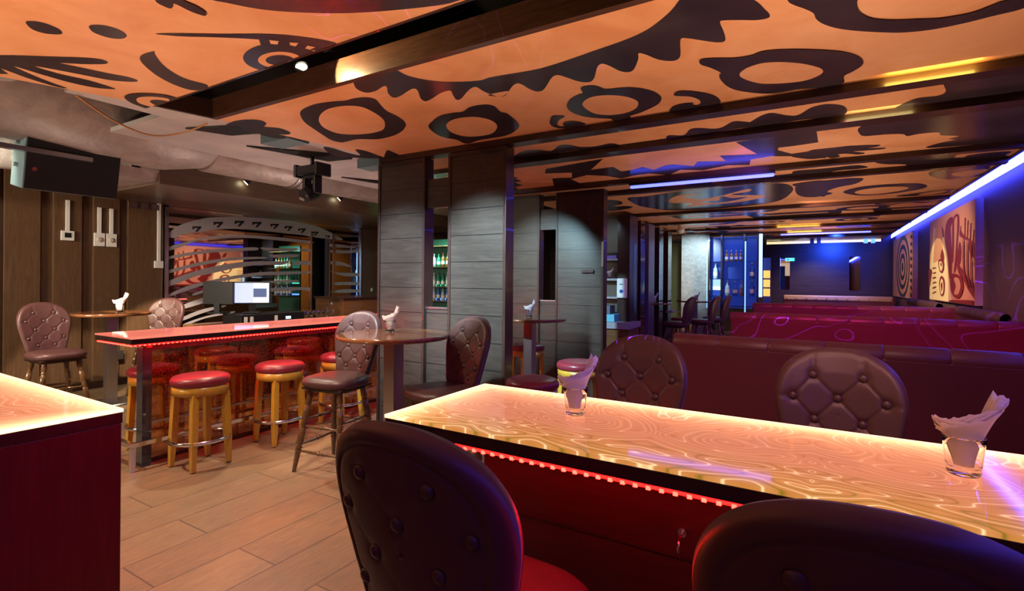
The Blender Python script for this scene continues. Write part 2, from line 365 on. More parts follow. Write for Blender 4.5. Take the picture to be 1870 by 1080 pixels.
def spline(pts, n=5, closed=True):
    out = []; N = len(pts)
    for i in range(N if closed else N - 1):
        p0, p1, p2, p3 = (pts[(i + k - 1) % N] if closed else pts[max(0, min(N - 1, i + k - 1))] for k in range(4))
        for k in range(n):
            t = k / n; t2 = t * t; t3 = t2 * t
            out.append(tuple(.5 * (2 * p1[j] + (p2[j] - p0[j]) * t + (2 * p0[j] - 5 * p1[j] + 4 * p2[j] - p3[j]) * t2 + (3 * p1[j] - p0[j] - 3 * p2[j] + p3[j]) * t3) for j in range(2)))
    if not closed: out.append(tuple(pts[-1]))
    return out
def smooth3(pts, n=6):
    out = []; N = len(pts); P = [Vector(p) for p in pts]
    for i in range(N - 1):
        p0, p1, p2, p3 = P[max(0, i - 1)], P[i], P[i + 1], P[min(N - 1, i + 2)]
        for k in range(n):
            t = k / n; out.append(.5 * (2 * p1 + (p2 - p0) * t + (2 * p0 - 5 * p1 + 4 * p2 - p3) * t * t + (3 * p1 - p0 - 3 * p2 + p3) * t ** 3))
    return out + [P[-1]]
def clip(poly, axis, lim, keep_less):
    out = []; N = len(poly)
    def ins(p): return p[axis] <= lim if keep_less else p[axis] >= lim
    for i in range(N):
        a, b = poly[i], poly[(i + 1) % N]
        if ins(a): out.append(a)
        if ins(a) != ins(b):
            t = (lim - a[axis]) / (b[axis] - a[axis]); out.append((a[0] + t * (b[0] - a[0]), a[1] + t * (b[1] - a[1])))
    return out

from mathutils.geometry import delaunay_2d_cdt
def inside(p, poly):
    c = False; N = len(poly); j = N - 1
    for i in range(N):
        a, b = poly[i], poly[j]
        if (a[1] > p[1]) != (b[1] > p[1]) and p[0] < (b[0] - a[0]) * (p[1] - a[1]) / (b[1] - a[1]) + a[0]: c = not c
        j = i
    return c
def paint(mb, poly, h, mi, axis='z'):
    r = delaunay_2d_cdt([Vector(p) for p in poly], [], [list(range(len(poly)))], 0, 1e-5)
    vs, fs = r[0], r[2]
    fs = [tuple(f) for f in fs if inside((sum(vs[i].x for i in f) / len(f), sum(vs[i].y for i in f) / len(f)), poly)]
    mb.add([((v.x, v.y, h) if axis == 'z' else (h, v.x, v.y)) for v in vs], fs, mi)

# ------------------------------------------------------------------ room shell
LX, RX, FY, BY = -8.6, 1.92, 17.4, -4.0
KK = -LX / 7.95
def kz(z): return 1.55 + (z - 1.55) * KK
struct(bx('floor', floor_m, LX - .1, RX + .1, BY, FY + .1, -.1, 0))
# left wall: veneer boards with recesses, then the mirror, then a door opening
b = MB()
b.box(LX - .12, LX - .05, BY, 6.14 * KK, 0, 3.45)
b.box(LX - .12, LX - .05, 6.62 * KK, FY, 0, 3.45); b.box(LX - .12, LX - .05, 6.14 * KK, 6.62 * KK, 2.7, 3.45)
for (a, c_) in ((BY, 1.2), (1.3, 1.98), (2.03, 2.35), (2.47, 2.75), (2.87, 3.155), (3.25, 3.68), (7.34, 9.0)):
    b.box(LX - .05, LX, a if a < 0 else a * KK, c_ * KK, 0, 3.45)
struct(b.build('wall_left', wall_wood, bevel=.004))
struct(bx('baseboard_left', frame_wood, LX - .04, LX + .015, BY, 3.68 * KK, 0, .1))
struct(bx('wall_right', wall_paint, RX, RX + .1, BY, FY, 0, 3.45))
struct(bx('wall_back', wall_paint, LX - .1, RX + .1, BY - .1, BY, 0, 3.45))
b = MB(); b.box(LX - .1, RX + .1, FY, FY + .1, 0, 3.45)
struct(b.build('wall_far', screen_wood))
struct(bx('ceiling', void, LX - .1, RX + .1, BY, FY + .1, 3.45, 3.55))
# room behind the glass door
struct(bx('wall_passage', void, LX - 1.6, LX - 1.5, 5.4, 8.2, 0, 3.0))

# ceiling boards with the painted figures
def z1(p): return [(x / 3.724, y / 3.724) for x, y in p]
def z2(p): return [(400 + x / 3.463, y / 3.463) for x, y in p]
def z3(p): return [(900 + x / 3.724, y / 3.724) for x, y in p]
def z4(p): return [(1370 + x / 3.724, y / 3.724) for x, y in p]
def zb(p): return [(940 + x / 3.339, 230 + y / 3.339) for x, y in p]
def zr(p): return [(1470 + x / 3, 240 + y / 3) for x, y in p]
def ell(cx, cy, rx, ry, rot=0, n=14):
    return [(cx + rx * math.cos(a) * math.cos(rot) - ry * math.sin(a) * math.sin(rot), cy + rx * math.cos(a) * math.sin(rot) + ry * math.sin(a) * math.cos(rot)) for a in [2 * math.pi * k / n for k in range(n)]]
CZ = 2.8
def board(name, y0, y1, arts, xl=None, xr=1.63, world_arts=()):
    b = MB()
    if xl is None: poly = [(-3.86, y0), (xr, y0), (xr, y1), (-3.86, y1)]
    else: poly = xl + [(xr, y1), (xr, y0)]
    b.prism(poly, CZ, CZ + .02, 0)
    for lay, (mi, pts, sm) in enumerate(arts):
        pts = spline(pts, 5) if sm else pts
        wp = [at(u, v, CZ) for u, v in pts]
        wp = clip(clip(wp, 1, y1 - .004, True), 1, y0 + .004, False)
        wp = clip(wp, 0, xr - .003, True)
        if len(wp) > 2: paint(b, wp, CZ - .0012 - .0004 * lay, mi)
    for lay, (mi, wp) in enumerate(world_arts):
        wp = clip(clip(clip(clip(wp, 1, y1 - .004, True), 1, y0 + .004, False), 0, xr - .003, True), 0, -3.8, False)
        if len(wp) > 2: paint(b, wp, CZ - .0012 - .0004 * lay, mi)
    o = b.build(name, [orange, ink]); return struct(o)
A = [(1, z1([(175, 150), (215, 142), (300, 155), (390, 190), (425, 220), (400, 233), (300, 225), (215, 195)]), 1),
     (1, z1([(605, 180), (640, 167), (730, 175), (820, 205), (863, 240), (830, 262), (740, 255), (640, 220)]), 1),
     (1, z1([(-80, 380), (400, 385), (600, 392), (700, 405), (733, 420), (715, 433), (600, 435), (480, 430), (410, 428), (560, 460), (750, 500), (880, 525), (938, 548), (900, 555), (760, 545), (600, 515), (420, 480), (240, 450), (400, 500), (600, 545), (750, 590), (780, 605), (650, 595), (480, 560), (300, 510), (100, 450), (200, 500), (350, 560), (455, 598), (400, 592), (300, 565), (180, 527), (80, 490), (10, 465), (40, 490), (50, 502), (-40, 485)]), 1),
     (1, z1([(1048, 347), (1055, 370), (1120, 450), (1250, 530), (1415, 580), (1325, 613), (1200, 580), (1080, 520), (990, 450), (952, 400), (970, 370)]), 1),
     (1, [(284, 61), (330, 60), (400, 61.2), (470, 61), (520, 63), (575, 70), (610, 77), (640, 90), (560, 84), (480, 72), (400, 67.5), (330, 65.5)], 1),
     (1, z2([(250, 235), (400, 235), (600, 258), (700, 275), (640, 320), (500, 300), (270, 300)]), 0),
     (1, z2(ell(385, 362, 232, 92)), 1),
     (0, z2(ell(385, 375, 138, 52)), 1), (1, z2(ell(385, 376, 90, 33)), 1),
     (0, z2([(318, 248), (378, 255), (370, 276), (328, 272)]), 0), (0, z2([(447, 262), (503, 266), (485, 288), (450, 280)]), 0), (0, z2([(560, 282), (610, 292), (575, 308), (545, 300)]), 0),
     (1, z2([(-80, -30), (60, 12), (300, 55), (600, 74), (900, 72), (1290, 38), (1500, 0), (1600, -80), (700, -160), (0, -140)]), 1),
     (1, z1([(1060, 0), (1130, 40), (1165, 48), (1178, 30), (1180, 15), (1220, 30), (1300, 70), (1380, 97), (1403, 93), (1395, 70), (1330, 30), (1260, 0), (1200, -50), (1080, -50)]), 1),
     (1, z1([(847, 652), (890, 635), (980, 630), (1100, 638), (1205, 662), (1250, 680), (1045, 735), (930, 710), (870, 680)]), 1),
     (0, z1([(930, 665), (970, 652), (1060, 652), (1150, 668), (1130, 700), (1050, 720), (990, 710), (940, 690)]), 1),
     (1, z1([(1020, 680), (1060, 671), (1120, 678), (1160, 692), (1085, 712), (1040, 700)]), 1)]
board('ceiling', -2.0, 1.84, A, xl=[(-5.3, -2.0), (-4.385, 1.095), (-4.13, 1.84)])
Bt = z2([(850, 510), (870, 560), (930, 585), (990, 575), (1040, 545), (1062, 550), (1070, 590), (1105, 617), (1150, 605), (1220, 562), (1255, 570), (1275, 620), (1305, 640), (1345, 625), (1400, 590), (1460, 572), (1480, 600), (1500, 628), (1530, 625), (1580, 570), (1625, 549), (1680, 580), (1760, 610), (1800, 605), (1830, 575)]) + \
     z3([(-30, 645), (50, 657), (90, 645), (130, 590), (165, 567), (200, 575), (250, 605), (305, 622), (350, 605), (400, 530), (440, 510), (500, 525), (580, 552), (655, 558), (690, 530), (710, 460), (740, 433), (790, 445), (860, 480), (920, 490), (960, 470), (990, 400), (992, 362), (1040, 370), (1120, 402), (1200, 414), (1255, 405), (1277, 370), (1275, 290), (1285, 260), (1330, 260), (1430, 275), (1520, 287), (1570, 283), (1583, 260), (1570, 210), (1547, 155), (1565, 138), (1680, 135), (1800, 135), (1875, 120), (1882, 95), (1850, 60), (1780, 0), (1600, -60), (1350, -60), (1270, 0), (1230, 50), (1170, 110), (1050, 200), (900, 270), (700, 340), (500, 410), (300, 470), (0, 522)]) + \
     z2([(1650, 508), (1500, 517), (1350, 510), (1200, 480), (1100, 437), (980, 460), (880, 490)])
B = [(1, Bt, 1),
     (1, z2([(513, 720), (530, 690), (600, 660), (700, 643), (800, 635), (850, 622), (930, 614), (990, 628), (1020, 660), (1060, 700), (1130, 735), (1175, 770), (1180, 800), (1150, 835), (1090, 862), (1000, 880), (880, 880), (810, 895), (770, 900), (710, 885), (660, 855), (600, 815), (540, 770)]), 1),
     (0, z2([(632, 750), (650, 715), (700, 685), (800, 668), (900, 675), (980, 710), (1035, 750), (1050, 785), (1035, 820), (960, 842), (850, 850), (750, 842), (670, 810), (640, 780)]), 1),
     (1, z2([(1325, 800), (1350, 765), (1400, 730), (1480, 712), (1540, 705), (1590, 675), (1680, 660), (1740, 670), (1780, 705), (1830, 722), (1898, 786), (1870, 830), (1800, 860), (1650, 885), (1590, 905), (1550, 905), (1500, 882), (1430, 870), (1370, 845)]), 1),
     (0, z2([(1437, 795), (1460, 765), (1520, 745), (1620, 738), (1710, 755), (1755, 785), (1755, 815), (1720, 845), (1640, 860), (1550, 860), (1470, 835)]), 1),
     (1, z2([(45, 785), (100, 765), (180, 755), (260, 760), (300, 780), (290, 800), (380, 810), (440, 830), (452, 845), (420, 850), (380, 848), (415, 860), (415, 873), (360, 873), (290, 858), (230, 835), (200, 833), (160, 820), (130, 800), (80, 790)]), 1),
     (1, z2([(660, 928), (720, 935), (800, 960), (890, 980), (870, 955), (868, 943), (930, 955), (1000, 980), (1040, 998), (960, 1000), (840, 995), (760, 990), (700, 970)]), 1),
     (1, z2([(1058, 955), (1075, 950), (1110, 965), (1140, 985), (1050, 1000)]), 1),
     (1, z3([(505, 720), (520, 680), (560, 650), (610, 630), (598, 600), (615, 585), (680, 578), (730, 590), (770, 603), (900, 592), (1000, 597), (1080, 615), (1130, 640), (1148, 665), (1130, 700), (1080, 730), (1000, 765), (935, 785), (935, 800), (830, 820), (800, 805), (700, 800), (600, 785), (530, 755)]), 1),
     (0, z3([(610, 705), (640, 670), (700, 650), (800, 643), (900, 652), (970, 675), (990, 700), (970, 735), (900, 765), (800, 778), (700, 770), (640, 740)]), 1),
     (1, z3([(410, 785), (490, 788), (450, 815), (440, 845), (460, 858), (490, 855), (475, 840), (500, 825), (560, 822), (620, 835), (630, 845), (560, 862), (480, 870), (420, 862), (390, 840), (390, 815)]), 1),
     (1, z3([(1270, 615), (1400, 622), (1500, 645), (1545, 675), (1548, 695), (1530, 710), (1400, 728), (1300, 742), (1215, 757), (1205, 745), (1230, 720), (1290, 702), (1360, 698), (1365, 712), (1400, 712), (1415, 695), (1400, 672), (1340, 652), (1235, 645)]), 1),
     (1, z3([(1405, 415), (1420, 398), (1500, 390), (1650, 388), (1760, 370)]) + z4([(80, 345), (200, 332), (350, 330), (500, 335), (620, 345), (720, 370), (768, 405), (760, 440), (700, 480), (640, 512), (632, 562), (500, 590), (350, 600), (200, 625), (110, 632)]) + z3([(1720, 620), (1620, 595), (1560, 550), (1540, 510), (1550, 488), (1480, 455), (1420, 435)]), 1),
     (0, z3([(1678, 500), (1720, 460), (1800, 430)]) + z4([(120, 418), (220, 415), (350, 425), (460, 450), (497, 475), (470, 505), (380, 540), (250, 558), (100, 563)]) + z3([(1780, 553), (1710, 530)]), 1),
     (1, z4([(260, 0), (300, 25), (370, 50), (430, 80), (450, 120), (500, 155), (600, 185), (750, 203), (950, 213), (1080, 210), (1250, 190), (1450, 150), (1650, 100), (1862, 45), (1900, -20), (1720, 0), (1650, 25), (1500, 80), (1300, 115), (1150, 122), (1000, 128), (850, 120), (770, 90), (735, 50), (728, 0), (740, -40), (500, -60), (270, -40)]), 1)]
board('ceiling', 2.25, 3.80, B, xl=[(-4.05, 2.25), (-3.86, 3.80)])
Cc = [(1, z3([(100, 1095), (200, 1030), (300, 1020), (400, 1025), (450, 990), (520, 985), (600, 1000), (700, 995), (800, 975), (860, 985), (865, 1000), (800, 1015), (700, 1015), (550, 1025), (400, 1050), (350, 1075), (150, 1090)]), 1),
      (1, z3([(1180, 935), (1200, 920), (1300, 918), (1340, 880), (1400, 870), (1500, 875), (1560, 865), (1640, 825), (1740, 830)]) + z4([(0, 830), (80, 785), (150, 768), (260, 785), (330, 780), (420, 730), (520, 708), (620, 715), (660, 745), (640, 780), (570, 805), (420, 808), (300, 822), (150, 850), (60, 868)]) + z3([(1700, 870), (1500, 900), (1350, 925), (1280, 945), (1200, 948)]), 1),
      (1, z4([(1315, 500), (1315, 570), (1330, 620), (1280, 650), (1150, 665), (1050, 700), (990, 745), (1200, 740), (1500, 700), (1900, 640), (1960, 560), (1900, 400), (1500, 460)]), 1)]
board('ceiling', 3.93, 4.50, Cc)
D = [(1, zb([(185, 290), (190, 262), (540, 200), (465, 268), (600, 250), (650, 278), (720, 268), (780, 250), (850, 268), (920, 240), (970, 235), (1090, 245), (1115, 217), (1290, 215), (1250, 182), (1480, 172), (1350, 100), (1600, 55), (1840, 25), (1852, 100), (1700, 122), (1610, 132), (1605, 148), (1690, 170), (1900, 140), (1900, 195), (1800, 202), (1760, 185), (1560, 185), (1440, 205), (1432, 238), (1300, 240), (1150, 270), (1010, 268), (940, 300), (820, 290), (740, 300), (650, 320), (560, 305), (440, 300), (345, 325), (400, 350), (360, 360), (300, 370), (240, 372), (230, 320), (350, 315), (350, 285)]), 0),
     (1, z4([(745, 910), (755, 860), (1000, 780), (1300, 720), (1900, 640), (1960, 700), (1960, 930), (1500, 985), (1200, 1005), (1300, 970), (1400, 950), (1350, 945), (1420, 925), (1300, 920), (1280, 900), (1150, 910), (1070, 925), (1040, 912), (950, 912), (850, 920), (780, 925)]), 1),
     (1, z4([(380, 1040), (420, 1020), (560, 1005), (700, 990), (880, 985), (850, 1000), (780, 1008), (920, 1005), (890, 1015), (760, 1025), (700, 1030), (780, 1040), (740, 1050), (650, 1045), (600, 1050), (610, 1065), (550, 1075), (490, 1060), (460, 1078), (380, 1080), (280, 1062)]), 1),
     (1, zb([(-60, 300), (20, 315), (0, 322), (45, 335), (0, 345), (50, 362), (0, 372), (30, 390), (-80, 400)]), 0)]
board('ceiling', 4.67, 6.02, D)
E_ = [(1, zr([(-60, 218), (80, 205), (180, 195), (290, 185), (345, 195), (300, 205), (180, 215), (100, 232), (-40, 240)]), 1),
      (1, zb([(560, 405), (700, 385), (860, 370), (960, 368), (940, 380), (800, 385), (700, 405), (560, 418)]), 1),
      (1, zb([(1280, 335), (1400, 315), (1600, 300), (1870, 270), (1870, 290), (1600, 320), (1450, 335), (1330, 345)]), 1),
      (1, zb([(1040, 350), (1100, 340), (1180, 330), (1200, 355), (1080, 372)]), 1),
      (1, zr([(390, 160), (600, 140), (850, 105), (1190, 75), (1190, 125), (900, 165), (700, 190), (600, 215), (550, 195), (550, 180), (430, 178)]), 1),
      (0, zr([(820, 140), (860, 120), (1000, 105), (1190, 95), (1150, 130), (1100, 130), (1130, 108), (1000, 115), (900, 128), (870, 140)]), 1)]
board('ceiling', 6.12, 6.75, E_)
F_ = [(1, zb([(690, 440), (800, 430), (1000, 400), (1300, 375), (1600, 350), (1690, 370), (1685, 410), (1600, 460), (1400, 490), (1150, 510), (950, 515), (820, 500), (740, 480)]), 1),
      (0, zb([(945, 450), (1000, 425), (1130, 415), (1020, 436), (1120, 445), (1090, 455), (1240, 430), (1420, 385), (1430, 400), (1320, 420), (1530, 425), (1400, 460), (1200, 480), (1050, 490), (1080, 470), (960, 470)]), 1),
      (1, zb([(1130, 462), (1240, 455), (1260, 430), (1330, 440), (1420, 432), (1350, 452), (1220, 470)]), 1),
      (1, zr([(210, 335), (250, 315), (350, 298), (500, 287), (620, 285), (670, 297), (640, 315), (520, 335), (400, 347), (290, 350)]), 1),
      (0, zr([(272, 335), (310, 320), (420, 305), (530, 302), (570, 310), (520, 325), (420, 340), (320, 345)]), 1),
      (1, zr([(680, 235), (720, 215), (1000, 180), (960, 240), (800, 262), (720, 255)]), 1),
      (0, zr([(800, 235), (860, 220), (1000, 205), (960, 232), (860, 245)]), 1),
      (1, zb([(560, 455), (640, 458), (655, 475), (600, 490), (715, 490), (690, 505), (560, 515)]), 1),
      (1, zr([(-40, 295), (100, 270), (310, 255), (280, 285), (180, 305), (120, 330), (150, 340), (40, 360), (-40, 345)]), 1),
      (1, zr([(500, 355), (600, 340), (780, 318), (840, 320), (800, 335), (640, 350)]), 1),
      (0, zr([(620, 347), (660, 335), (770, 325), (760, 333), (680, 345)]), 1),
      (1, zb([(1700, 355), (1900, 335), (1900, 420), (1850, 425), (1780, 400), (1840, 385), (1750, 375)]), 1)]
board('ceiling', 6.85, 9.23, F_)
bays = [(9.33, 10.85), (10.95, 12.5), (12.6, 13.9), (14.0, 15.4), (15.5, FY - .01)]
for bi, (ya, yb) in enumerate(bays):
    rr = random.Random(bi + 20); arts = []
    for k in range(7):
        cx = rr.uniform(-2.8, 1.2); cy = rr.uniform(ya, yb); kind = rr.random()
        if kind < .4:
            a = rr.uniform(.25, .55); arts.append((1, ell(cx, cy, a, a * .8, n=24))); arts.append((0, ell(cx, cy, a * .6, a * .45, n=20)))
            if rr.random() < .5: arts.append((1, ell(cx, cy, a * .3, a * .22, n=16)))
        elif kind < .75:
            pts = []
            nn = 6; a = rr.uniform(.16, .22)
            for i in range(nn): pts.append((cx + i * a, cy + (.16 if i % 2 else 0)))
            for i in reversed(range(nn)): pts.append((cx + i * a, cy + (.16 if i % 2 else 0) + .12))
            arts.append((1, pts))
        else:
            arts.append((1, [(cx, cy), (cx + 1.5, cy - .05), (cx + 1.5, cy + .5), (cx + .1, cy + .6)]))
            arts.append((0, [(cx + .3, cy + .2), (cx + 1.3, cy + .18), (cx + 1.3, cy + .28), (cx + .3, cy + .3)]))
    board('ceiling', ya, yb, (), world_arts=arts)
# wooden ceiling beams (3.8 sits above the first screen)
ti = 1
for (ya, yb) in ((3.80, 3.93), (4.50, 4.67), (6.02, 6.12), (6.75, 6.85), (9.23, 9.33), (10.85, 10.95), (12.5, 12.6), (13.9, 14.0), (15.4, 15.5)):
    struct(bx('trim_%d' % ti, beam_wood, -3.86, 1.63, ya, yb, 2.745, 2.9)); ti += 1
struct(bx('trim_%d' % ti, wood('slot_beam_wood', (.045, .016, .009), (.11, .042, .02), .3, (1.2, 10, 10), coat=.25), -4.05, 1.63, 2.205, 2.25, 2.795, 2.945)); ti += 1     # beam behind the open slot
struct(bx('trim_%d' % ti, beam_wood, -4.14, 1.63, 1.84, 1.852, 2.795, 2.83)); ti += 1
struct(MB().prism([(-4.13, 1.852), (-4.05, 2.205), (-4.02, 2.205), (-4.10, 1.852)], 2.795, 2.93).build('trim_%d' % ti, beam_wood)); ti += 1
struct(bx('trim_%d' % ti, beam_wood, 1.63, 1.645, -2, FY, 2.785, 2.83)); ti += 1
# plain slab strip between the painted boards and the duct
b = MB(); b.prism([(-5.62, 2.15), (-4.06, 2.15), (-3.87, 3.8), (-3.87, 8.0), (-5.62, 8.0)], 2.90, 2.94)
b.prism([(-4.5, 1.45), (-4.28, 1.45), (-4.06, 2.15), (-4.5, 2.15)], 2.84, 2.9)
struct(b.build('ceiling', concrete))
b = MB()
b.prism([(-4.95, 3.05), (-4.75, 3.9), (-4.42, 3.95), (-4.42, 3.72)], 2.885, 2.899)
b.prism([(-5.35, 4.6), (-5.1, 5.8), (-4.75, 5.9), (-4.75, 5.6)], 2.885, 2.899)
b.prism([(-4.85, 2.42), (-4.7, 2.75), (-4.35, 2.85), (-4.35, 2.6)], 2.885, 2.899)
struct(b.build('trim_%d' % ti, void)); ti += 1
def simple(name, b, m_, label, cat, group=None, bevel=0): return tag(b.build(name, m_, bevel=bevel), label, cat, group)
for (y, L) in ((4.02, 'grey steel joist under the slab beside the moving head light'), (2.86, 'grey steel joist under the slab near the wooden ceiling slot')):
    simple('steel_joist', MB().box(-4.42, -4.02, y, y + .22, 2.80, 2.9), teal_grey, L, 'joist')

# right cove
simple('cove_light_strip', MB().box(RX - .10, RX - .085, -2, FY - .05, 2.80, 2.90), blue_led, 'long blue light strip hidden above the edge of the painted ceiling', 'light strip')
b = MB(); b.box(1.63, RX, -2, FY, 3.02, 3.05); b.box(1.63, 1.645, -2, FY, 2.83, 3.03)
struct(b.build('trim_%d' % ti, wall_paint)); ti += 1

# ------------------------------------------------------------------ left ceiling services
b = MB()
pr = []
b.lathe((-6.1, 3.25, 3.14), (-6.1, 9.2, 3.14), [(0, .33), (.003, .35), (.2, .35), (.203, .36), (.206, .35), (.5, .35), (.503, .36), (.506, .35), (1, .35)], 40)
dct = empty('air_duct', (0, 0, 0), 'large round grey air duct running under the ceiling towards the bar', 'duct')
b.build('duct_run', ductm, dct)
b = MB(); b.lathe((-6.15, .6, 3.42), (-6.1, 3.3, 3.20), [(0, .56), (.6, .56), (.85, .50), (1, .37)], 40); b.build('duct_wrap', ductm, dct)
for y in (4.35, 4.42, 6.6): MB().tube([(-6.1 + .365 * math.cos(a), y, 3.14 + .365 * math.sin(a)) for a in [2 * math.pi * k / 32 for k in range(32)]], .012, 6, closed=True).build('duct_strap', steel, dct)
b = MB(); b.lathe((-7.35, .7, 2.86), (-7.0, 2.85, 2.86), [(0, .20), (.3, .22), (.7, .19), (1, .17)], 24)
simple('foil_wrapped_pipe', b, foil, 'crinkled silver wrapped pipe above the hanging loudspeaker', 'pipe')
b = MB(); b.lathe((-5.6, -.2, 3.12), (-4.9, 1.45, 3.16), [(0, .30), (.5, .27), (.9, .2), (1, .1)], 24)
simple('foil_wrapped_pipe', b, foil, 'pale crinkled insulation bulging out under the torn ceiling edge', 'pipe')
simple('ceiling_rail', MB().box(-6.05, -5.98, .9, 2.15, 2.66, 2.70), steel, 'short metal rail hanging below the duct at the far left', 'rail')
b = MB(); b.tube(smooth3([(-4.45, 1.5, 2.82), (-4.75, 1.85, 2.78), (-4.85, 2.15, 2.76), (-4.75, 2.35, 2.82), (-4.5, 2.42, 2.88)]), .007, 6)
simple('hanging_cable', b, mat('ochre_cable', (.45, .2, .06), .5), 'thin ochre cable sagging below the edge of the painted ceiling', 'cable')
b = MB(); b.tube(smooth3([(-5.45, 4.3, 2.9), (-5.40, 4.2, 2.72), (-5.25, 4.05, 2.66), (-5.05, 3.9, 2.67), (-4.9, 3.74, 2.73)]), .006, 6)
simple('hanging_cable', b, black, 'black cable looping from the slab to the moving head light', 'cable')
# soffit over the bar back
sf = MB(); sf.box(-7.5, -6.4, 2.92, 9.0, 2.62, 2.98); struct(sf.build('wall_soffit', soffit_m, bevel=.004))
b = MB(); b.prism([(-7.5, 2.65), (-6.45, 2.65), (-6.4, 2.76), (-7.5, 2.72)], 2.45, 2.915, axis='y')
struct(b.build('trim_%d' % ti, ductm)); ti += 1
struct(bx('trim_%d' % ti, wall_wood, LX, -7.5, 3.0, 9.0, 2.675, 3.45)); ti += 1
# soffit down-lights (real fittings with a spot each)
for k, (y, L) in enumerate(((3.95, 'small lit halogen spot clipped over the soffit, left one'), (5.45, 'small lit halogen spot over the soffit behind the moving head light'))):
    t = empty('clip_spotlight', (-6.28, y, 2.86), L, 'spotlight')
    MB().lathe((0, 0, 0), (-.05, -.05, -.07), [(0, .02), (.4, .035), (1, .04)], 12).build('lamp_housing', black, t)
    MB().lathe((-.051, -.051, -.0715), (-.053, -.053, -.074), [(0, .034), (1, .034)], 12).build('lamp_face', lamp_glow, t)
    light('soffit_spot', 'SPOT', (-6.22, y + .05, 2.86), 5, (1, .9, .55), (-6.7, y - .35, 2.62), .02, None, 110, .6)
t = empty('recessed_ceiling_lamp', (-2.76, 2.03, 2.86), 'round lit lamp inside the open ceiling slot', 'ceiling lamp')
MB().lathe((0, 0, .05), (.03, .0, -.0), [(0, .02), (.5, .035), (1, .042)], 24).build('lamp_housing', black, t)
MB().lathe((.031, 0, -.001), (.032, 0, -.004), [(0, .034), (1, .034)], 24).build('lamp_face', lamp_glow, t)
light('slot_lamp', 'SPOT', (-2.68, 2.0, 2.88), 60, (1, .8, .4), (-2.40, 2.22, 2.84), .01, None, 75, .15)
# beam lights of the painted ceiling
for (x, y, L_, p, c_) in ((.58, 3.72, .42, 3.2, (1, .62, .10)), (.40, 4.42, .40, 1.0, (1, .78, .30)), (-.3, 12.42, .8, 5, (1, .6, .1)), (-.2, 13.82, .7, 5, (1, .65, .15)), (-2.2, 15.32, .5, 4, (1, .6, .1))):
    light('beam_lamp', 'AREA', (x, y, 2.772), p * .6, c_, (x, y + 1, 2.772), L_, .03)
# loudspeaker
t = empty('loudspeaker', (-6.0, 2.03, 2.83), 'wide black loudspeaker hanging on its side above the wood panelling', 'loudspeaker')
t.rotation_euler = (0, R(12), 0)
b = MB(); b.prism([(-.34, .36), (-.30, -.36), (0, -.36), (0, .36)], -.50, 0); b.build('cabinet', teal_grey, t, .008)
MB().box(.001, .022, -.355, .355, -.495, -.005).build('grille', blackm, t, .006)
e = MB().lathe((.022, -.29, -.31), (.027, -.29, -.31), [(0, .022), (1, .022)], 20).build('emblem', chrome, t)
MB().lathe((.0275, -.29, -.31), (.029, -.29, -.31), [(0, .016), (1, .016)], 16).build('emblem_disc', mat('emblem_red', (.3, .05, .03), .4), e)
MB().tube([(-.15, 0, 0), (-.15, 0, .3)], .02).build('hanger', steel, t)
for z in (-.1, -.3): MB().lathe((-.15, -.365, z), (-.15, -.385, z), [(0, .02), (1, .02)], 12).build('handle_cup', steel, t)
# moving head
t = empty('moving_head_light', (-4.72, 3.66, 2.9), 'black moving head stage light hanging under the grey slab', 'stage light')
MB().tube([(0, 0, 0), (0, 0, -.12)], .02).build('clamp', black, t)
MB().box(-.16, .16, -.09, .09, -.22, -.12).build('base_box', black, t, .015)
for s in (-1, 1): MB().box(s * .17 - .02, s * .17 + .02, -.1, .1, -.24, -.10).build('base_end_cap', black, t, .012)
MB().box(-.085, .085, -.05, .05, -.26, -.22).build('swivel', black, t, .01)
for s in (-1, 1): MB().box(s * .085 - .02, s * .085 + .02, -.05, .05, -.42, -.22).build('yoke_arm', black, t, .01)
hd = MB().lathe((0, .07, -.36), (0, -.10, -.46), [(0, .05), (.2, .085), (.8, .085), (1, .075)], 20).build('lamp_head', black, t)
for k in range(5):
    a = 2 * math.pi * k / 5
    c0 = Vector((0, -.10, -.46)) + Vector((.045 * math.cos(a), -.0 + .022 * math.sin(a), .04 * math.sin(a)))
    MB().lathe(c0, c0 + Vector((0, -.006, -.004)), [(0, .018), (1, .018)], 12).build('lens', steel, hd)

# ------------------------------------------------------------------ mirror on the left wall with frosted stripes
mx = LX + .005
mir = empty('bar_mirror', (mx, 5.5, 0), 'wall-size mirror with frosted curved stripes and a row of sevens behind the bar', 'mirror')
def mp_(b, y0, y1, z0, z1, x0=0, x1=.012): b.box(x0, x1, y0 * KK - 5.5, y1 * KK - 5.5, z0, kz(z1)); return b
for (a, c_) in ((3.74, 4.89), (4.9, 6.14)): mp_(MB(), a, c_, .3, 2.56).build('mirror_pane', mirror, mir)
mp_(MB(), 6.61, 7.28, .3, 2.56).build('mirror_pane', mirror, mir)
mp_(MB(), 6.14, 6.61, kz(2.42), 2.56).build('mirror_pane', mirror, mir)
b = MB(); mp_(b, 3.69, 3.74, .3, 2.58, 0, .03); mp_(b, 7.28, 7.33, .3, 2.58, 0, .03); mp_(b, 3.69, 7.33, kz(2.56), 2.59, 0, .03); mp_(b, 6.11, 6.15, .3, 2.42, 0, .03); mp_(b, 6.6, 6.64, .3, 2.42, 0, .03)
b.build('mirror_frame', chrome, mir)
def zm(p): return [onx(280 + x / 4.155, 360 + y / 4.155, mx + .013) for x, y in p]
def mprism(b, pts, mi, d0, d1, sm=True):
    q = spline(pts, 4) if sm else pts
    q = zm(q); paint(b, [(y - 5.5, z) for y, z in q], d1, mi, 'x')
def band(top, bot): return top + list(reversed(bot))
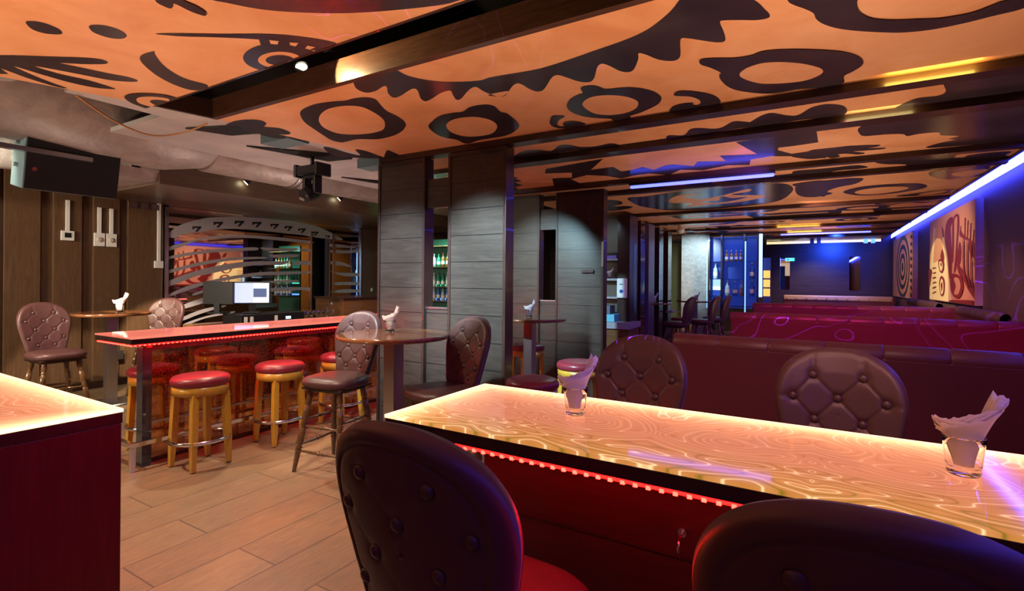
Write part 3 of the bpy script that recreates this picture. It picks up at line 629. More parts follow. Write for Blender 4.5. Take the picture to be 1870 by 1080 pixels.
stripes = [
 band([(105, 290), (200, 215), (330, 175), (450, 155), (700, 152), (900, 170), (1100, 195), (1250, 225), (1400, 300), (1440, 325)], [(160, 310), (230, 280), (360, 265), (480, 245), (700, 243), (900, 262), (1100, 285), (1250, 310), (1400, 325)]),
 band([(105, 385), (230, 345), (400, 305), (600, 290), (900, 300), (1190, 335)], [(105, 412), (230, 370), (330, 335), (480, 315), (700, 310), (950, 330), (1190, 352)]),
 band([(105, 455), (250, 425), (450, 400), (640, 387), (770, 382), (800, 392)], [(105, 472), (300, 440), (500, 418), (700, 408), (780, 405)]),
 band([(820, 383), (950, 390), (1090, 390)], [(840, 402), (950, 408), (1070, 408)]),
 band([(105, 560), (250, 520), (400, 485), (600, 460), (800, 455), (860, 460)], [(105, 582), (250, 545), (420, 508), (600, 482), (830, 468)]),
 band([(880, 440), (980, 437), (1105, 438)], [(910, 460), (980, 460), (1080, 456)]),
 band([(105, 650), (180, 610), (330, 560), (450, 530), (620, 500), (800, 487), (950, 488), (1030, 485)], [(105, 682), (200, 650), (330, 600), (400, 590), (600, 545), (800, 515), (980, 515)]),
 band([(1050, 512), (1100, 488), (1190, 487)], [(1080, 517), (1120, 515), (1190, 515)]),
 band([(105, 745), (250, 680), (400, 640), (600, 600), (800, 572), (1000, 566), (1190, 565)], [(105, 762), (200, 730), (400, 665), (600, 625), (800, 598), (1000, 590), (1190, 578)]),
 band([(300, 735), (400, 700), (500, 690)], [(310, 748), (400, 722), (500, 700)]),
 band([(180, 840), (300, 790), (450, 745), (610, 720)], [(190, 860), (300, 830), (450, 785), (600, 755)]),
 band([(880, 640), (980, 632), (1100, 632)], [(900, 652), (1000, 648), (1080, 645)]),
 band([(850, 700), (950, 688), (1080, 685), (1190, 688)], [(860, 718), (950, 716), (1060, 712), (1120, 705), (1190, 712)]),
 band([(210, 920), (350, 860), (480, 830), (550, 822)], [(220, 940), (350, 890), (480, 850), (540, 835)]),
 band([(240, 960), (400, 905), (600, 868)], [(250, 975), (400, 920), (600, 882)]),
 band([(1350, 355), (1450, 365), (1525, 380)], [(1350, 378), (1450, 385), (1525, 390)]),
 band([(1120, 395), (1190, 395)], [(1130, 412), (1190, 412)]),
 band([(1355, 402), (1450, 405), (1560, 400)], [(1355, 422), (1450, 428), (1560, 420)]),
 band([(1355, 485), (1450, 500), (1510, 530)], [(1355, 515), (1430, 520), (1490, 532)]),
 band([(1355, 565), (1420, 575), (1560, 578)], [(1355, 570), (1450, 600), (1560, 600)]),
 band([(1370, 650), (1450, 645), (1560, 648)], [(1370, 668), (1450, 668), (1560, 668)]),
 band([(1355, 715), (1450, 700), (1560, 705)], [(1355, 725), (1450, 728), (1560, 722)]),
]
b = MB()
for i, s in enumerate(stripes): mprism(b, s, 0, .0125, .0140)
seven = [(-38, -18), (42, -18), (42, -8), (5, 30), (-15, 30), (10, -2), (-22, -2), (-24, 8), (-40, 8)]
for (cx, cy, k) in ((330, 238, .85), (492, 205, .9), (652, 197, .9), (785, 205, .88), (920, 218, .8), (1025, 235, .75), (1128, 252, .72), (1230, 274, .6), (1325, 300, .45)):
    mprism(b, [(cx + x * k, cy + y * k) for x, y in seven], 1, .0125, .0155, False)
b.build('frosted_pattern', [frost, mat('etched_seven', (.05, .05, .06), .1, .6)], mir)
simple('door_leaf', MB().box(LX - .3, LX - .28, 6.16 * KK, 6.6 * KK, 0, 2.45), void, 'dark glass door standing open in the mirrored bar wall', 'door')
# plain pillar right of mirror
struct(bx('trim_%d' % ti, wall_wood, LX, LX + .03, 7.36 * KK, 7.8 * KK, 0, 2.68)); ti += 1
# wall fittings
def wallplate(y, z, w_, h_, label, cond=None, m_=white, name='wall_switch', face=None):
    y *= KK; z = kz(z); w_ *= KK; h_ *= KK
    if cond: cond = kz(cond)
    t = empty(name, (LX, y, z), label, 'wall fitting')
    MB().box(0, .03, -w_ / 2, w_ / 2, -h_ / 2, h_ / 2).build('plate', m_, t, .004)
    if face: MB().box(.03, .034, -w_ * .25, w_ * .25, -h_ * .2, h_ * .3).build('display', face, t)
    else: MB().lathe((.03, 0, 0), (.045, 0, 0), [(0, .035), (.7, .033), (1, .02)], 18).build('dial', mat('dial_beige', (.5, .42, .36), .4) if 'dial_beige' not in MATS else MATS['dial_beige'], t)
    if cond: MB().box(0, .025, -.02, .02, h_ / 2, cond - z).build('conduit', white, t)
wallplate(2.60, 2.06, .13, .12, 'small white controller with dark display on the panelling below the loudspeaker', 2.5, face=black, name='wall_controller')
wallplate(2.925, 2.035, .115, .17, 'beige dial switch under the loudspeaker, left of the pair', 2.45)
wallplate(3.055, 2.035, .115, .17, 'beige dial switch under the loudspeaker, right of the pair', 2.45)
wallplate(3.62, 1.735, .11, .10, 'white wall box beside the mirror edge with a conduit above', 2.6, name='wall_box', face=white)
wallplate(7.62, 1.33, .10, .13, 'white switch plate on the pillar right of the bar mirror', name='wall_switch', face=white)
wallplate(3.12, .52, .16, .12, 'steel socket plate low on the panelling beside the small round table', m_=steel, name='wall_socket', face=steel)
for y, L in ((3.30, 'left'), (3.43, 'middle'), (3.56, 'right')):
    simple('wall_frame', MB().box(LX, LX + .03, y * KK - .05, y * KK + .05, 2.57, 2.66), chrome, 'small chrome square plate high beside the mirror, %s of three' % L, 'wall fitting')

# ------------------------------------------------------------------ chair prototype
BTN = [(-.09, .395), (.09, .395), (-.165, .305), (0, .305), (.165, .305), (-.085, .215), (.085, .215), (-.155, .125), (0, .125), (.155, .125), (-.075, .045), (.075, .045)]
def build_back(rings=44, seg=150):
    half = [(0, -.03), (.10, -.03), (.165, -.015), (.195, .08), (.222, .20), (.236, .30), (.222, .385), (.175, .455), (.095, .498), (0, .51)]
    ctrl = half + [(-x, z) for x, z in reversed(half[1:-1])]
    out = spline(ctrl, 12); cx, cz = 0, .24
    # resample by angle
    def edge(a):
        best = None
        d = (math.cos(a), math.sin(a)); 
        for i in range(len(out)):
            p, q = out[i], out[(i + 1) % len(out)]
            ex, ez = q[0] - p[0], q[1] - p[1]; den = d[0] * ez - d[1] * ex
            if abs(den) < 1e-9: continue
            t = ((p[0] - cx) * ez - (p[1] - cz) * ex) / den; s = ((p[0] - cx) * d[1] - (p[1] - cz) * d[0]) / den
            if t > 0 and -1e-6 <= s <= 1 + 1e-6: best = t if best is None else max(best, t)
        return best
    ed = [edge(2 * math.pi * k / seg) for k in range(seg)]
    segs = []
    for i, a in enumerate(BTN):
        for b_ in BTN[i + 1:]:
            dx, dz = abs(a[0] - b_[0]), abs(a[1] - b_[1])
            if .05 < dz < .11 and dx < .11: segs.append((a, b_))
    for s in (-1, 1):
        segs.append(((s * .09, .395), (s * .09, .50))); segs.append(((s * .165, .305), (s * .25, .30))); segs.append(((s * .155, .125), (s * .23, .12)))
    def tuft(x, z, side):
        d = 0
        for bx_, bz in BTN:
            q = ((x - bx_) ** 2 + (z - bz) ** 2); d += .012 * math.exp(-q / (2 * .014 ** 2))
        m_ = 9
        for (a, b_) in segs:
            ex, ez = b_[0] - a[0], b_[1] - a[1]; t = max(0, min(1, ((x - a[0]) * ex + (z - a[1]) * ez) / (ex * ex + ez * ez)))
            m_ = min(m_, (x - a[0] - t * ex) ** 2 + (z - a[1] - t * ez) ** 2)
        d += .0045 * math.exp(-m_ / (2 * .0040 ** 2)) * side
        return d
    vs = []; fs = []
    T = .036
    def pos(x, z, y): return (x, y + .9 * x * x * 1.0 - .24 * z, z)
    rs = [i / rings for i in range(1, rings + 1)]
    def layer(side):
        idx = []
        for r in rs:
            row = []
            for k in range(seg):
                a = 2 * math.pi * k / seg; x = cx + r * ed[k] * math.cos(a); z = cz + r * ed[k] * math.sin(a)
                e = max(0, 1 - r) * ed[k]; h = T * (1 - max(0, 1 - e / .035) ** 2.2) ** .5 if e < .035 else T
                g = 0 if side > 0 else .006 * math.exp(-((e - .045) / .004) ** 2)
                h += .012 * min(1, e / .1) if side > 0 else 0
                tf = tuft(x, z, 1 if side > 0 else .25) * min(1, e / .03) * (1 if side > 0 else .55)
                vs.append(pos(x, z, side * (h - tf - g))); row.append(len(vs) - 1)
            idx.append(row)
        vs.append(pos(cx, cz, side * (T + .01 - tuft(cx, cz, 1)))); c_ = len(vs) - 1
        for i in range(len(rs) - 1):
            for k in range(seg):
                k2 = (k + 1) % seg; q = (idx[i][k], idx[i][k2], idx[i + 1][k2], idx[i + 1][k]); fs.append(q)
        for k in range(seg): fs.append((c_, idx[0][k], idx[0][(k + 1) % seg]))
        return idx[-1]
    e1 = layer(1); e2 = layer(-1)
    for k in range(seg): k2 = (k + 1) % seg; fs.append((e1[k], e1[k2], e2[k2], e2[k]))
    b = MB(); b.add(vs, fs, 0, True); return b, pos, T
def cushion(w_, d_, h_, pw=3.0, seg=64, dshape=False):
    # superellipse cushion, top at 0
    vs = []; fs = []
    prof = [(0, 0), (.35, 0), (.6, -.02), (.8, -.07), (.92, -.18), (.985, -.36), (1.0, -.55), (.985, -.8), (.95, -.95), (.9, -1), (0, -1)]
    rows = []
    for r, t in prof:
        row = []
        for k in range(seg):
            a = 2 * math.pi * k / seg; ca, sa = math.cos(a), math.sin(a)
            q = (abs(ca) ** pw + abs(sa) ** pw) ** (-1 / pw)
            wx = w_ / 2; wy = d_ / 2
            x = q * ca * wx * r; y = q * sa * wy * r
            if dshape and y < 0: x *= 1 - .18 * (y / wy) ** 2
            vs.append((x, y, t * h_)); row.append(len(vs) - 1)
        rows.append(row)
    for i in range(len(rows) - 1):
        for k in range(seg): k2 = (k + 1) % seg; fs.append((rows[i][k], rows[i][k2], rows[i + 1][k2], rows[i + 1][k]))
    b = MB(); b.add(vs, fs, 0, True); return b
LEGP = [(0, .019), (.08, .021), (.13, .021), (.15, .012), (.165, .024), (.18, .012), (.195, .021), (.36, .025), (.39, .013), (.405, .026), (.42, .013), (.435, .026), (.45, .013), (.47, .021), (.66, .025), (.69, .013), (.705, .026), (.72, .013), (.735, .024), (.76, .02), (1, .013)]
STRP = [(0, .008), (.2, .010), (.4, .015), (.47, .012), (.5, .02), (.53, .012), (.6, .015), (.8, .010), (1, .008)]
SEAT = .765
def make_chair():
    t = empty('bar_chair', (0, 0, 0), 'x', 'chair')
    c_ = cushion(.48, .47, .085, 3.2, dshape=True).build('seat', leather, t, loc=(0, 0, SEAT))
    MB().box(-.17, .17, -.16, .16, SEAT - .125, SEAT - .085).build('seat_frame', black, t, .01)
    MB().box(-.20, .20, -.19, .19, SEAT - .105, SEAT - .083).build('seat_plate', frame_wood, t, .006)
    b, pos, T = build_back()
    bk = b.build('backrest', leather, t, loc=(0, -.225, SEAT - .005))
    proto_b = None
    bm_ = MB(); bm_.lathe((0, 0, 0), (0, .009, 0), [(0, .0165), (.35, .0165), (.75, .0125), (1, .005)], 14)
    bo = bm_.build('button', leather, bk)
    first = True
    for side in (1, -1):
        for (x, z) in BTN:
            if side < 0 and z < .1: continue
            o = bo if first else bo.copy()
            if not first: COL.objects.link(o); o.parent = bk
            first = False
            y = side * (T + (.012 if side > 0 else 0) - (.009 if side > 0 else .005)); p = pos(x, z, y)
            o.location = p; o.rotation_euler = (R(11) if side > 0 else R(11) + math.pi, 0, 0)
    tops = {}
    for sx in (-1, 1):
        for sy in (-1, 1):
            p0 = Vector((sx * .145, sy * .135, SEAT - .11)); p1 = Vector((sx * .235, sy * .225, 0)); tops[(sx, sy)] = (p0, p1)
            MB().lathe(p0, p1, [(a_, b_ * 1.15) for a_, b_ in LEGP], 14).build('leg', turned_wood, t)
    def lp(k, f): return tops[k][0].lerp(tops[k][1], f)
    for f in (.405, .705):
        for a, b_ in (((-1, -1), (1, -1)), ((-1, 1), (1, 1)), ((-1, -1), (-1, 1)), ((1, -1), (1, 1))):
            g = f + (.04 if a[1] == b_[1] else -.03)
            MB().lathe(lp(a, g), lp(b_, g), STRP, 10).build('stretcher', turned_wood, t)
    return t
chair = make_chair()
used = False
def pc(x, y, ang, label, group):
    # ang: direction the chair faces, degrees from +x
    global used
    o = place(chair, used, (x, y, 0), R(ang - 90), label, group); used = True; return o
g1 = 'buttoned bar chairs at the glowing front table'
pc(-.70, 1.08, 89, 'brown leather bar chair seen from behind, its seat glowing red, left of the two nearest', g1)
pc(.06, 1.12, 92, 'brown leather bar chair seen from behind, cut by the bottom right of the photo', g1)
pc(-.76, 2.31, -90, 'buttoned leather bar chair across the glowing table behind the left napkin glass', g1)
pc(.09, 2.27, -90, 'buttoned leather bar chair in the middle of the far side of the glowing table', g1)
pc(1.00, 2.24, -90, 'leather bar chair across the glowing table, only its edge showing at the right border', g1)
g2 = 'bar chairs around the round tables'
pc(-3.38, 2.88, -82, 'leather bar chair half in shadow standing left of the middle round table, before the bar', g2)
pc(-2.37, 2.98, 256, 'leather bar chair right of the middle round table against the plank screen', g2)
pc(-7.0, 2.2, 4, 'leather bar chair before the wall panelling at the far left, half lit', g2)
pc(-7.62, 3.45, -52, 'tan lit bar chair between the small round table and the bar mirror', g2)
pc(-2.95, 14.3, 200, 'pale chair far back beside the olive wall', g2)
pc(-2.35, 10.4, 172, 'dark bar chair in profile beyond the posts, facing the far high table', g2)
pc(-2.05, 11.4, 175, 'second dark bar chair in profile beyond the posts, with its buttons lit', g2)
pc(-1.95, 12.3, 178, 'rearmost dark bar chair in profile before the bottle rack', g2)

# ------------------------------------------------------------------ round stools
def make_stool(wm, name='bar_stool'):
    t = empty(name, (0, 0, 0), 'x', 'stool')
    cushion(.44, .44, .085, 2.0).build('seat', stool_leather, t, loc=(0, 0, .755))
    MB().lathe((0, 0, .60), (0, 0, .672), [(0, .20), (.02, .207), (.98, .207), (1, .20)], 48).build('seat_ring', wm, t)
    for sx in (-1, 1):
        for sy in (-1, 1):
            b = MB(); v_ = []
            for (c_, z, h) in (((.128, .128), .61, .025), ((.142, .142), .22, .025), ((.150, .150), 0.006, .017)):
                for (ax, ay) in ((-1, -1), (1, -1), (1, 1), (-1, 1)): v_.append((sx * c_[0] + ax * h, sy * c_[1] + ay * h, z))
            b.add(v_, [(0, 1, 2, 3), (8, 11, 10, 9)] + [(i, i + 4, (i + 1) % 4 + 4, (i + 1) % 4) for i in range(4)] + [(i + 4, i + 8, (i + 1) % 4 + 8, (i + 1) % 4 + 4) for i in range(4)])
            lg = b.build('leg', wm, t, .004)
            MB().box(sx * .15 - .014, sx * .15 + .014, sy * .15 - .014, sy * .15 + .014, 0, .007).build('foot_pad', black, lg)
    r_ = .222; vs = []; fs = []; N = 56
    for k in range(N):
        a = 2 * math.pi * k / N
        for (rr, z) in ((r_, .215), (r_ + .006, .215), (r_ + .006, .245), (r_, .245)): vs.append((rr * math.cos(a), rr * math.sin(a), z))
    for k in range(N):
        j = (k + 1) % N
        for q in range(4): fs.append((k * 4 + q, k * 4 + (q + 1) % 4, j * 4 + (q + 1) % 4, j * 4 + q))
    b = MB(); b.add(vs, fs, 0, True); b.build('foot_ring', chrome, t)
    return t
st = make_stool(stool_wood); su = False
def ps(x, y, rz, label, group):
    global su
    o = place(st, su, (x, y, 0), R(rz), label, group); su = True; return o
g3 = 'round stools on the near side of the bar'
ps(-4.375, 2.32, 3, 'honey wood stool with round burgundy seat, nearest the camera before the bar', g3)
ps(-4.39, 3.06, -2, 'honey wood stool with round burgundy seat, second from the bar corner', g3)
ps(-4.39, 3.80, 4, 'honey wood stool half hidden behind the bar chair of the middle round table', g3)
g4 = 'round stools behind the speckled glass of the bar'
ps(-5.14, 2.33, 0, 'stool at the bar end seen partly through the speckled glass, behind the glass leg', g4)
ps(-5.10, 3.09, 5, 'stool behind the speckled bar glass, between the first two front stools', g4)
ps(-5.12, 3.86, 2, 'stool behind the speckled bar glass above the second front stool', g4)
ps(-5.95, 3.32, 0, 'stool in the dark deep under the bar, seen above the left stools', g4)
ps(-5.95, 4.5, 0, 'stool in the dark deep under the bar, farther right', g4)
ps(-5.12, 4.62, 0, 'stool at the far end behind the speckled bar glass', g4)
g5 = 'round stools beyond the screens'
ps(-2.02, 4.72, 0, 'dark stool seen over the left napkin glass beside the second screen', g5)
ps(-1.98, 3.68, 0, 'dark seat showing just right of the first screen above the glowing table', g5)
ps(-3.12, 5.66, 0, 'stool with lit pinkish seat in the gap behind the first screen', g5)
ps(-3.3, 12.6, 0, 'far stool under the high table beside the olive wall', g5)
ps(-2.55, 11.75, 0, 'far stool with pale lit seat before the grey plank panel', g5)

# ------------------------------------------------------------------ tables
def round_table(x, y, z, r, label):
    t = empty('round_bar_table', (x, y, 0), label, 'table')
    MB().lathe((0, 0, z - .035), (0, 0, z), [(0, r - .01), (.15, r), (.85, r), (1, r - .006)], 72).build('tabletop', table_wood, t)
    MB().box(-.055, .055, -.055, .055, .03, z - .035).build('post', steel, t, .003)
    MB().box(-.14, .14, -.14, .14, z - .045, z - .035).build('mounting_plate', black, t)
    MB().lathe((0, 0, 0), (0, 0, .03), [(0, .26), (.5, .26), (1, .24)], 40).build('base', steel, t)
    return t
round_table(-2.83, 2.96, 1.125, .425, 'round dark wood high table with a steel post in the middle before the screen')
round_table(-7.42, 2.86, 1.12, .42, 'round high table at the left wall between two chairs')
round_table(-2.86, 5.24, 1.12, .43, 'round dark high table between the two plank screens')
round_table(-3.05, 11.0, 1.10, .45, 'far round high table beside the posts')
round_table(-2.45, 12.75, 1.10, .42, 'farthest round high table before the grey plank panel')

def led_rope(pts, spacing, parent=None):
    pts = [Vector(p) for p in pts]
    s_ = MB().tube(pts, .0045, 6).build('sleeve', red_tube, parent)
    b = MB()
    for a, c_ in zip(pts, pts[1:]):
        L = (c_ - a).length; n_ = int(L / spacing)
        for i in range(n_):
            p = a.lerp(c_, (i + .5) / n_); b.box(p.x - .0055, p.x + .0055, p.y - .0055, p.y + .0055, p.z - .0075, p.z + .002)
    o = b.build('diodes', red_led, parent); o['kind'] = 'stuff'
def glow_table(name, x0, x1, y0, y1, z, label, body, strength, edge, legs=False, plain=False, spacing=.035, rope=None):
    t = empty(name, (0, 0, 0), label, 'table')
    gm = marble(name + '_glow', x0, x1, y0, y1, strength, edge, plain=plain)
    MB().box(x0, x1, y0, y1, z - .012, z).build('light_top', gm, t, .002)
    MB().box(x0 + .002, x1 - .002, y0 + .002, y1 - .002, z - .052, z - .0125).build('edge_band', frame_wood, t, .002)
    return t
# near glowing table
NT = glow_table('glowing_bar_table', -1.285, 1.55, 1.30, 1.93, 1.08, 'long bar table with glowing marbled top in the foreground right', None, .78, 2.8)
b = MB(); b.box(-1.0, 1.5, 1.50, 1.86, .0, 1.027); bd = b.build('body', front_wood, NT, .003)
for z in (.758, .42): MB().box(-1.0, 1.5, 1.496, 1.4995, z, z + .004).build('plank_seam', void, bd)
led_rope([(-1.27, 1.87, 1.020), (-1.27, 1.313, 1.020), (1.5, 1.313, 1.020)], .034, NT)
b = MB()
b.tube(smooth3([(-.317, 1.496, .835), (-.317, 1.46, .83), (-.317, 1.448, .805), (-.317, 1.462, .79)]), .004, 8)
b.lathe((-.317, 1.4995, .835), (-.317, 1.494, .835), [(0, .013), (1, .013)], 14)
b.build('bag_hook', chrome, NT)
# left glowing table
LT = glow_table('glowing_bar_table', -3.7, -2.125, .25, .86, 1.08, 'end of a glowing bar table at the left border with dark red wood side', None, .78, 2.8)
b = MB(); b.box(-3.68, -2.128, .255, .855, 0, 1.0275); b.build('body', body_wood, LT, .003)

# bar counter with speckled glass front
BCz = 1.075
BC = empty('bar_counter', (0, 0, 0), 'long bar counter with pink glowing top, red light rope and speckled glass front', 'bar counter')
gm = marble('counter_glow', -5.23, -4.58, 1.90, 6.4, 1.0, .25, plain=(.80, .15, .12))
MB().box(-5.23, -4.58, 1.90, 6.4, BCz - .012, BCz).build('light_top', gm, BC, .002)
MB().box(-5.228, -4.582, 1.902, 6.398, BCz - .055, BCz - .0125).build('edge_band', frame_wood, BC, .002)
led_rope([(-5.21, 1.913, BCz - .062), (-4.592, 1.913, BCz - .062), (-4.592, 6.35, BCz - .062)], .034, BC)
MB().box(-4.86, -4.70, 2.10, 6.35, BCz - .125, BCz - .057).build('glass_beam', mat('smoked_glass', (.035, .04, .05), .04, coat=.5), BC, .002)
MB().box(-4.80, -4.70, 2.03, 2.10, 0, BCz - .10).build('glass_leg', MATS['smoked_glass'], BC, .002)
MB().box(-4.80, -4.79, 2.101, 6.35, .03, BCz - .126).build('glass_front', speck, BC)
MB().box(-4.815, -4.775, 2.101, 6.35, 0, .03).build('glass_channel', frame_wood, BC)
MB().box(-5.30, -5.24, 6.1, 6.35, 0, 1.0).build('back_leg', frame_wood, BC)
b = MB(); b.box(-4.665, -4.63, 1.92, 6.3, .195, .232); b.box(-4.665, -4.63, 1.92, 1.957, 0, .195); b.box(-4.665, -4.63, 4.3, 4.337, 0, .195); b.box(-5.2, -4.665, 1.92, 1.957, .195, .232); b.box(-5.2, -5.163, 1.92, 1.957, 0, .195)
b.build('foot_rail', chrome, BC, .003)
b = MB(); b.box(-4.78, -4.76, 2.1, 6.3, .33, .35); b.build('upper_foot_rail', steel, BC)

# back counter with till
bk = empty('back_counter', (-6.75, 4.9, 0), 'dark wooden service counter behind the glowing bar', 'counter')
MB().box(-.45, .45, -1.25, .45, 0, .88).build('cabinet', frame_wood, bk, .004)
MB().box(-.5, .5, -1.3, .5, .88, .93).build('worktop', back_wood, bk, .004)
scr = mat('till_screen', (.1, .1, .1), .2)
n, l = nodes(scr); tc = n.new('ShaderNodeTexCoord'); sp = n.new('ShaderNodeSeparateXYZ'); l.new(tc.outputs['Generated'], sp.inputs[0])
gx = mathn(scr, 'GREATER_THAN', sp.outputs['Y'], .54)
gz = mathn(scr, 'MULTIPLY', mathn(scr, 'GREATER_THAN', sp.outputs['Z'], .28), mathn(scr, 'LESS_THAN', sp.outputs['Z'], .72))
inner = mathn(scr, 'MULTIPLY', mathn(scr, 'MULTIPLY', gx, gz), mathn(scr, 'LESS_THAN', sp.outputs['Y'], .93))
c = mixc(scr, gx, (.55, .6, 1.0), (.85, .95, 1.0)); c = mixc(scr, inner, c, (.02, .07, .2))
l.new(c, n['Principled BSDF'].inputs['Emission Color']); n['Principled BSDF'].inputs['Emission Strength'].default_value = 1.3
def monitor(x, y, z, rz, on, label):
    t = empty('till_monitor', (x, y, z), label, 'monitor', rz=R(rz))
    c_ = MB().box(-.03, 0, -.22, .22, .12, .42).build('casing', black, t, .006)
    MB().box(.001, .004, -.205, .205, .14, .405).build('screen', scr if on else black, t)
    MB().box(-.05, -.01, -.04, .04, .02, .13).build('stand', black, t)
    MB().box(-.10, .08, -.10, .10, 0, .02).build('stand_base', black, t, .004)
monitor(-6.45, 4.07, 1.085, -38, True, 'bright till screen on the back counter behind the bar')
monitor(-6.74, 3.80, 1.085, 112, False, 'dark back of a second monitor beside the bright till screen')
t = empty('receipt_machine', (-6.5, 4.35, .93), 'long black till drawer box under the bright screen', 'till')
MB().box(-.22, .2, -.52, .42, 0, .15).build('casing', black, t, .008)
for y in (-.48, -.40, -.05): MB().box(.2, .204, y, y + .045, .03, .12).build('label_strip', white, t)
MB().box(.2, .204, .12, .2, .06, .10).build('display', lamp_glow if False else ice_glow, t)
sb = MB().lathe((0, 0, 0), (0, 0, .11), [(0, .032), (.04, .034), (.1, .006), (.45, .006), (.55, .03), (.75, .045), (.95, .04), (1, .038)], 16)
sb.v = [(x * 1.25, y * 1.25, z * 1.35) for x, y, z in sb.v]
wg = tag(sb.build('wine_glass', glass), 'x', 'glass', 'glasses drying on the back counter')
k = 0
for i in range(7):
    for j in range(3):
        o = wg if k == 0 else wg.copy()
        if k: COL.objects.link(o)
        o.location = (-6.42 - .10 * j, 4.82 + .085 * i, .93)
        o['label'] = '%s stemmed glass from left, %s row right of the till' % (ORD[i], ('front', 'middle', 'rear')[j]); k += 1
t = empty('host_desk', (-6.55, 6.02, 0), 'dark wooden desk box with orange lit side behind the bar end', 'desk')
MB().box(-.4, .25, -.55, .38, 0, 1.24).build('cabinet', back_wood, t, .004)
MB().box(-.42, .27, -.57, .40, 1.24, 1.27).build('top', frame_wood, t, .003)
MB().box(.251, .262, .2, .38, .02, 1.23).build('side_panel', mat('orange_lacquer', (.55, .12, .03), .35), t)
simple('beer_tap', MB().tube([(-6.4, 5.25, .93), (-6.4, 5.25, 1.16), (-6.32, 5.25, 1.2), (-6.28, 5.25, 1.16)], .012, 8), chrome, 'thin chrome tap standing before the dark door', 'tap')

# ------------------------------------------------------------------ plank screens
def screen(x0, x1, y, parts, label, depth=.14, z1=2.74):
    t = empty('plank_screen', ((x0 + x1) / 2, y, 0), label, 'partition screen'); cx = (x0 + x1) / 2
    fr = MB()
    for (a, c_) in parts:
        MB().box(a - cx + .03, c_ - cx - .03, .012, depth - .012, .02, z1 - .03).build('plank_panel', screen_wood, t)
        for xx in (a, c_ - .03): MB().box(xx - cx, xx + .03 - cx, 0, depth, 0, z1).build('stile', frame_wood, t, .002)
        for zz in (0, z1 - .03): MB().box(a + .03 - cx, c_ - .03 - cx, 0, depth, zz, zz + .03).build('rail', frame_wood, t)
    for (p, q) in zip(parts, parts[1:]):
        a, c_ = p[1] - cx, q[0] - cx
        MB().box(a, c_, .04, depth - .04, 2.25, 2.53).build('bridge_panel', screen_wood, t)
        MB().box(a, c_, .04, depth - .04, 0, 1.27).build('infill_panel', screen_wood, t)
        MB().box(a, c_, .03, depth - .03, 1.27, 1.285).build('ledge', steel, t)
        MB().box(a, c_, .06, .068, 2.53, z1).build('glass_pane', shelf_glass, t)
    return t
screen(-3.88, -2.33, 3.81, [(-3.88, -3.255), (-2.97, -2.33)], 'tall dark plank screen with a bottle-view slot, nearest, behind the middle round table')
screen(-4.0, -2.32, 6.2, [(-4.0, -3.25), (-3.00, -2.32)], 'second tall dark plank screen, right of and behind the first')
b = MB()
simple('door_pull', MB().box(-2.62, -2.45, 6.185, 6.198, 1.66, 1.70), frame_wood, 'short dark block on the right panel of the second screen', 'block')
# bottle shelf seen through the slot
sh = empty('bottle_shelf', (-4.1, 7.0, 0), 'lit bottle shelf seen through the slot of the first screen', 'shelf')
sh.location = (-6.45, 7.6, 0)
MB().box(-.1, 0.7, .30, .34, 0, 2.35).build('back_panel', mat('green_backboard', (.03, .12, .08), .4), sh)
for z in (1.15, 1.42, 1.80, 2.2): MB().box(-.1, 0.7, .0, .30, z - .012, z).build('shelf_board', back_wood, sh)
MB().box(-.1, 0.7, .27, .29, 1.43, 1.46).build('light_strip', green_glow, sh)
MB().box(-.1, 0.7, .27, .29, 1.16, 1.19).build('light_strip', blue_glow, sh)
light('shelf_lamp', 'AREA', (-6.1, 7.45, 2.3), 14, (.5, 1, .8), (-6.1, 7.7, 1.3), .5, .1)
BP = [(0, .032), (.02, .036), (.55, .036), (.68, .03), (.76, .013), (.94, .012), (.945, .015), (1, .015)]
def bottle_mat(n_, c_, tr=.0): return mat(n_, c_, .1, trans=tr, ior=1.45)
bm_green = mat('green_bottle', (.03, .35, .2), .08); bm_brown = mat('amber_bottle', (.30, .12, .03), .1); bm_blue = mat('blue_bottle', (.05, .15, .6), .1); bm_clear = mat('pale_bottle', (.45, .6, .65), .1)
def bottle(x, y, z, h, m_, cap, label, group, r=1.0):
    t = empty('bottle', (x, y, z), label, 'bottle', group)
    MB().lathe((0, 0, 0), (0, 0, h), [(a, b_ * r) for a, b_ in BP], 14).build('glass_body', m_, t)
    MB().lathe((0, 0, h), (0, 0, h + .02), [(0, .014 * r), (1, .014 * r)], 10).build('cap', cap, t)
    MB().lathe((0, 0, h * .2), (0, 0, h * .45), [(0, .0375 * r), (1, .0375 * r)], 14, caps=False).build('paper_label', white, t)
rr = random.Random(3)
for z, mm, L in ((1.80, [bm_brown, bm_clear, bm_green, bm_brown], 'bottle on the upper shelf seen through the screen slot'), (1.42, [bm_green, bm_clear, bm_green], 'green lit bottle on the middle shelf seen through the screen slot'), (1.15, [bm_blue, bm_clear], 'bluish bottle on the lowest shelf seen through the screen slot')):
    for i in range(6):
        bottle(-6.45 + i * .11, 7.72, z, rr.uniform(.22, .28), mm[i % len(mm)], black, '%s %s' % (ORD[i] + ' from left,', L), L.replace('bottle', 'bottles', 1))

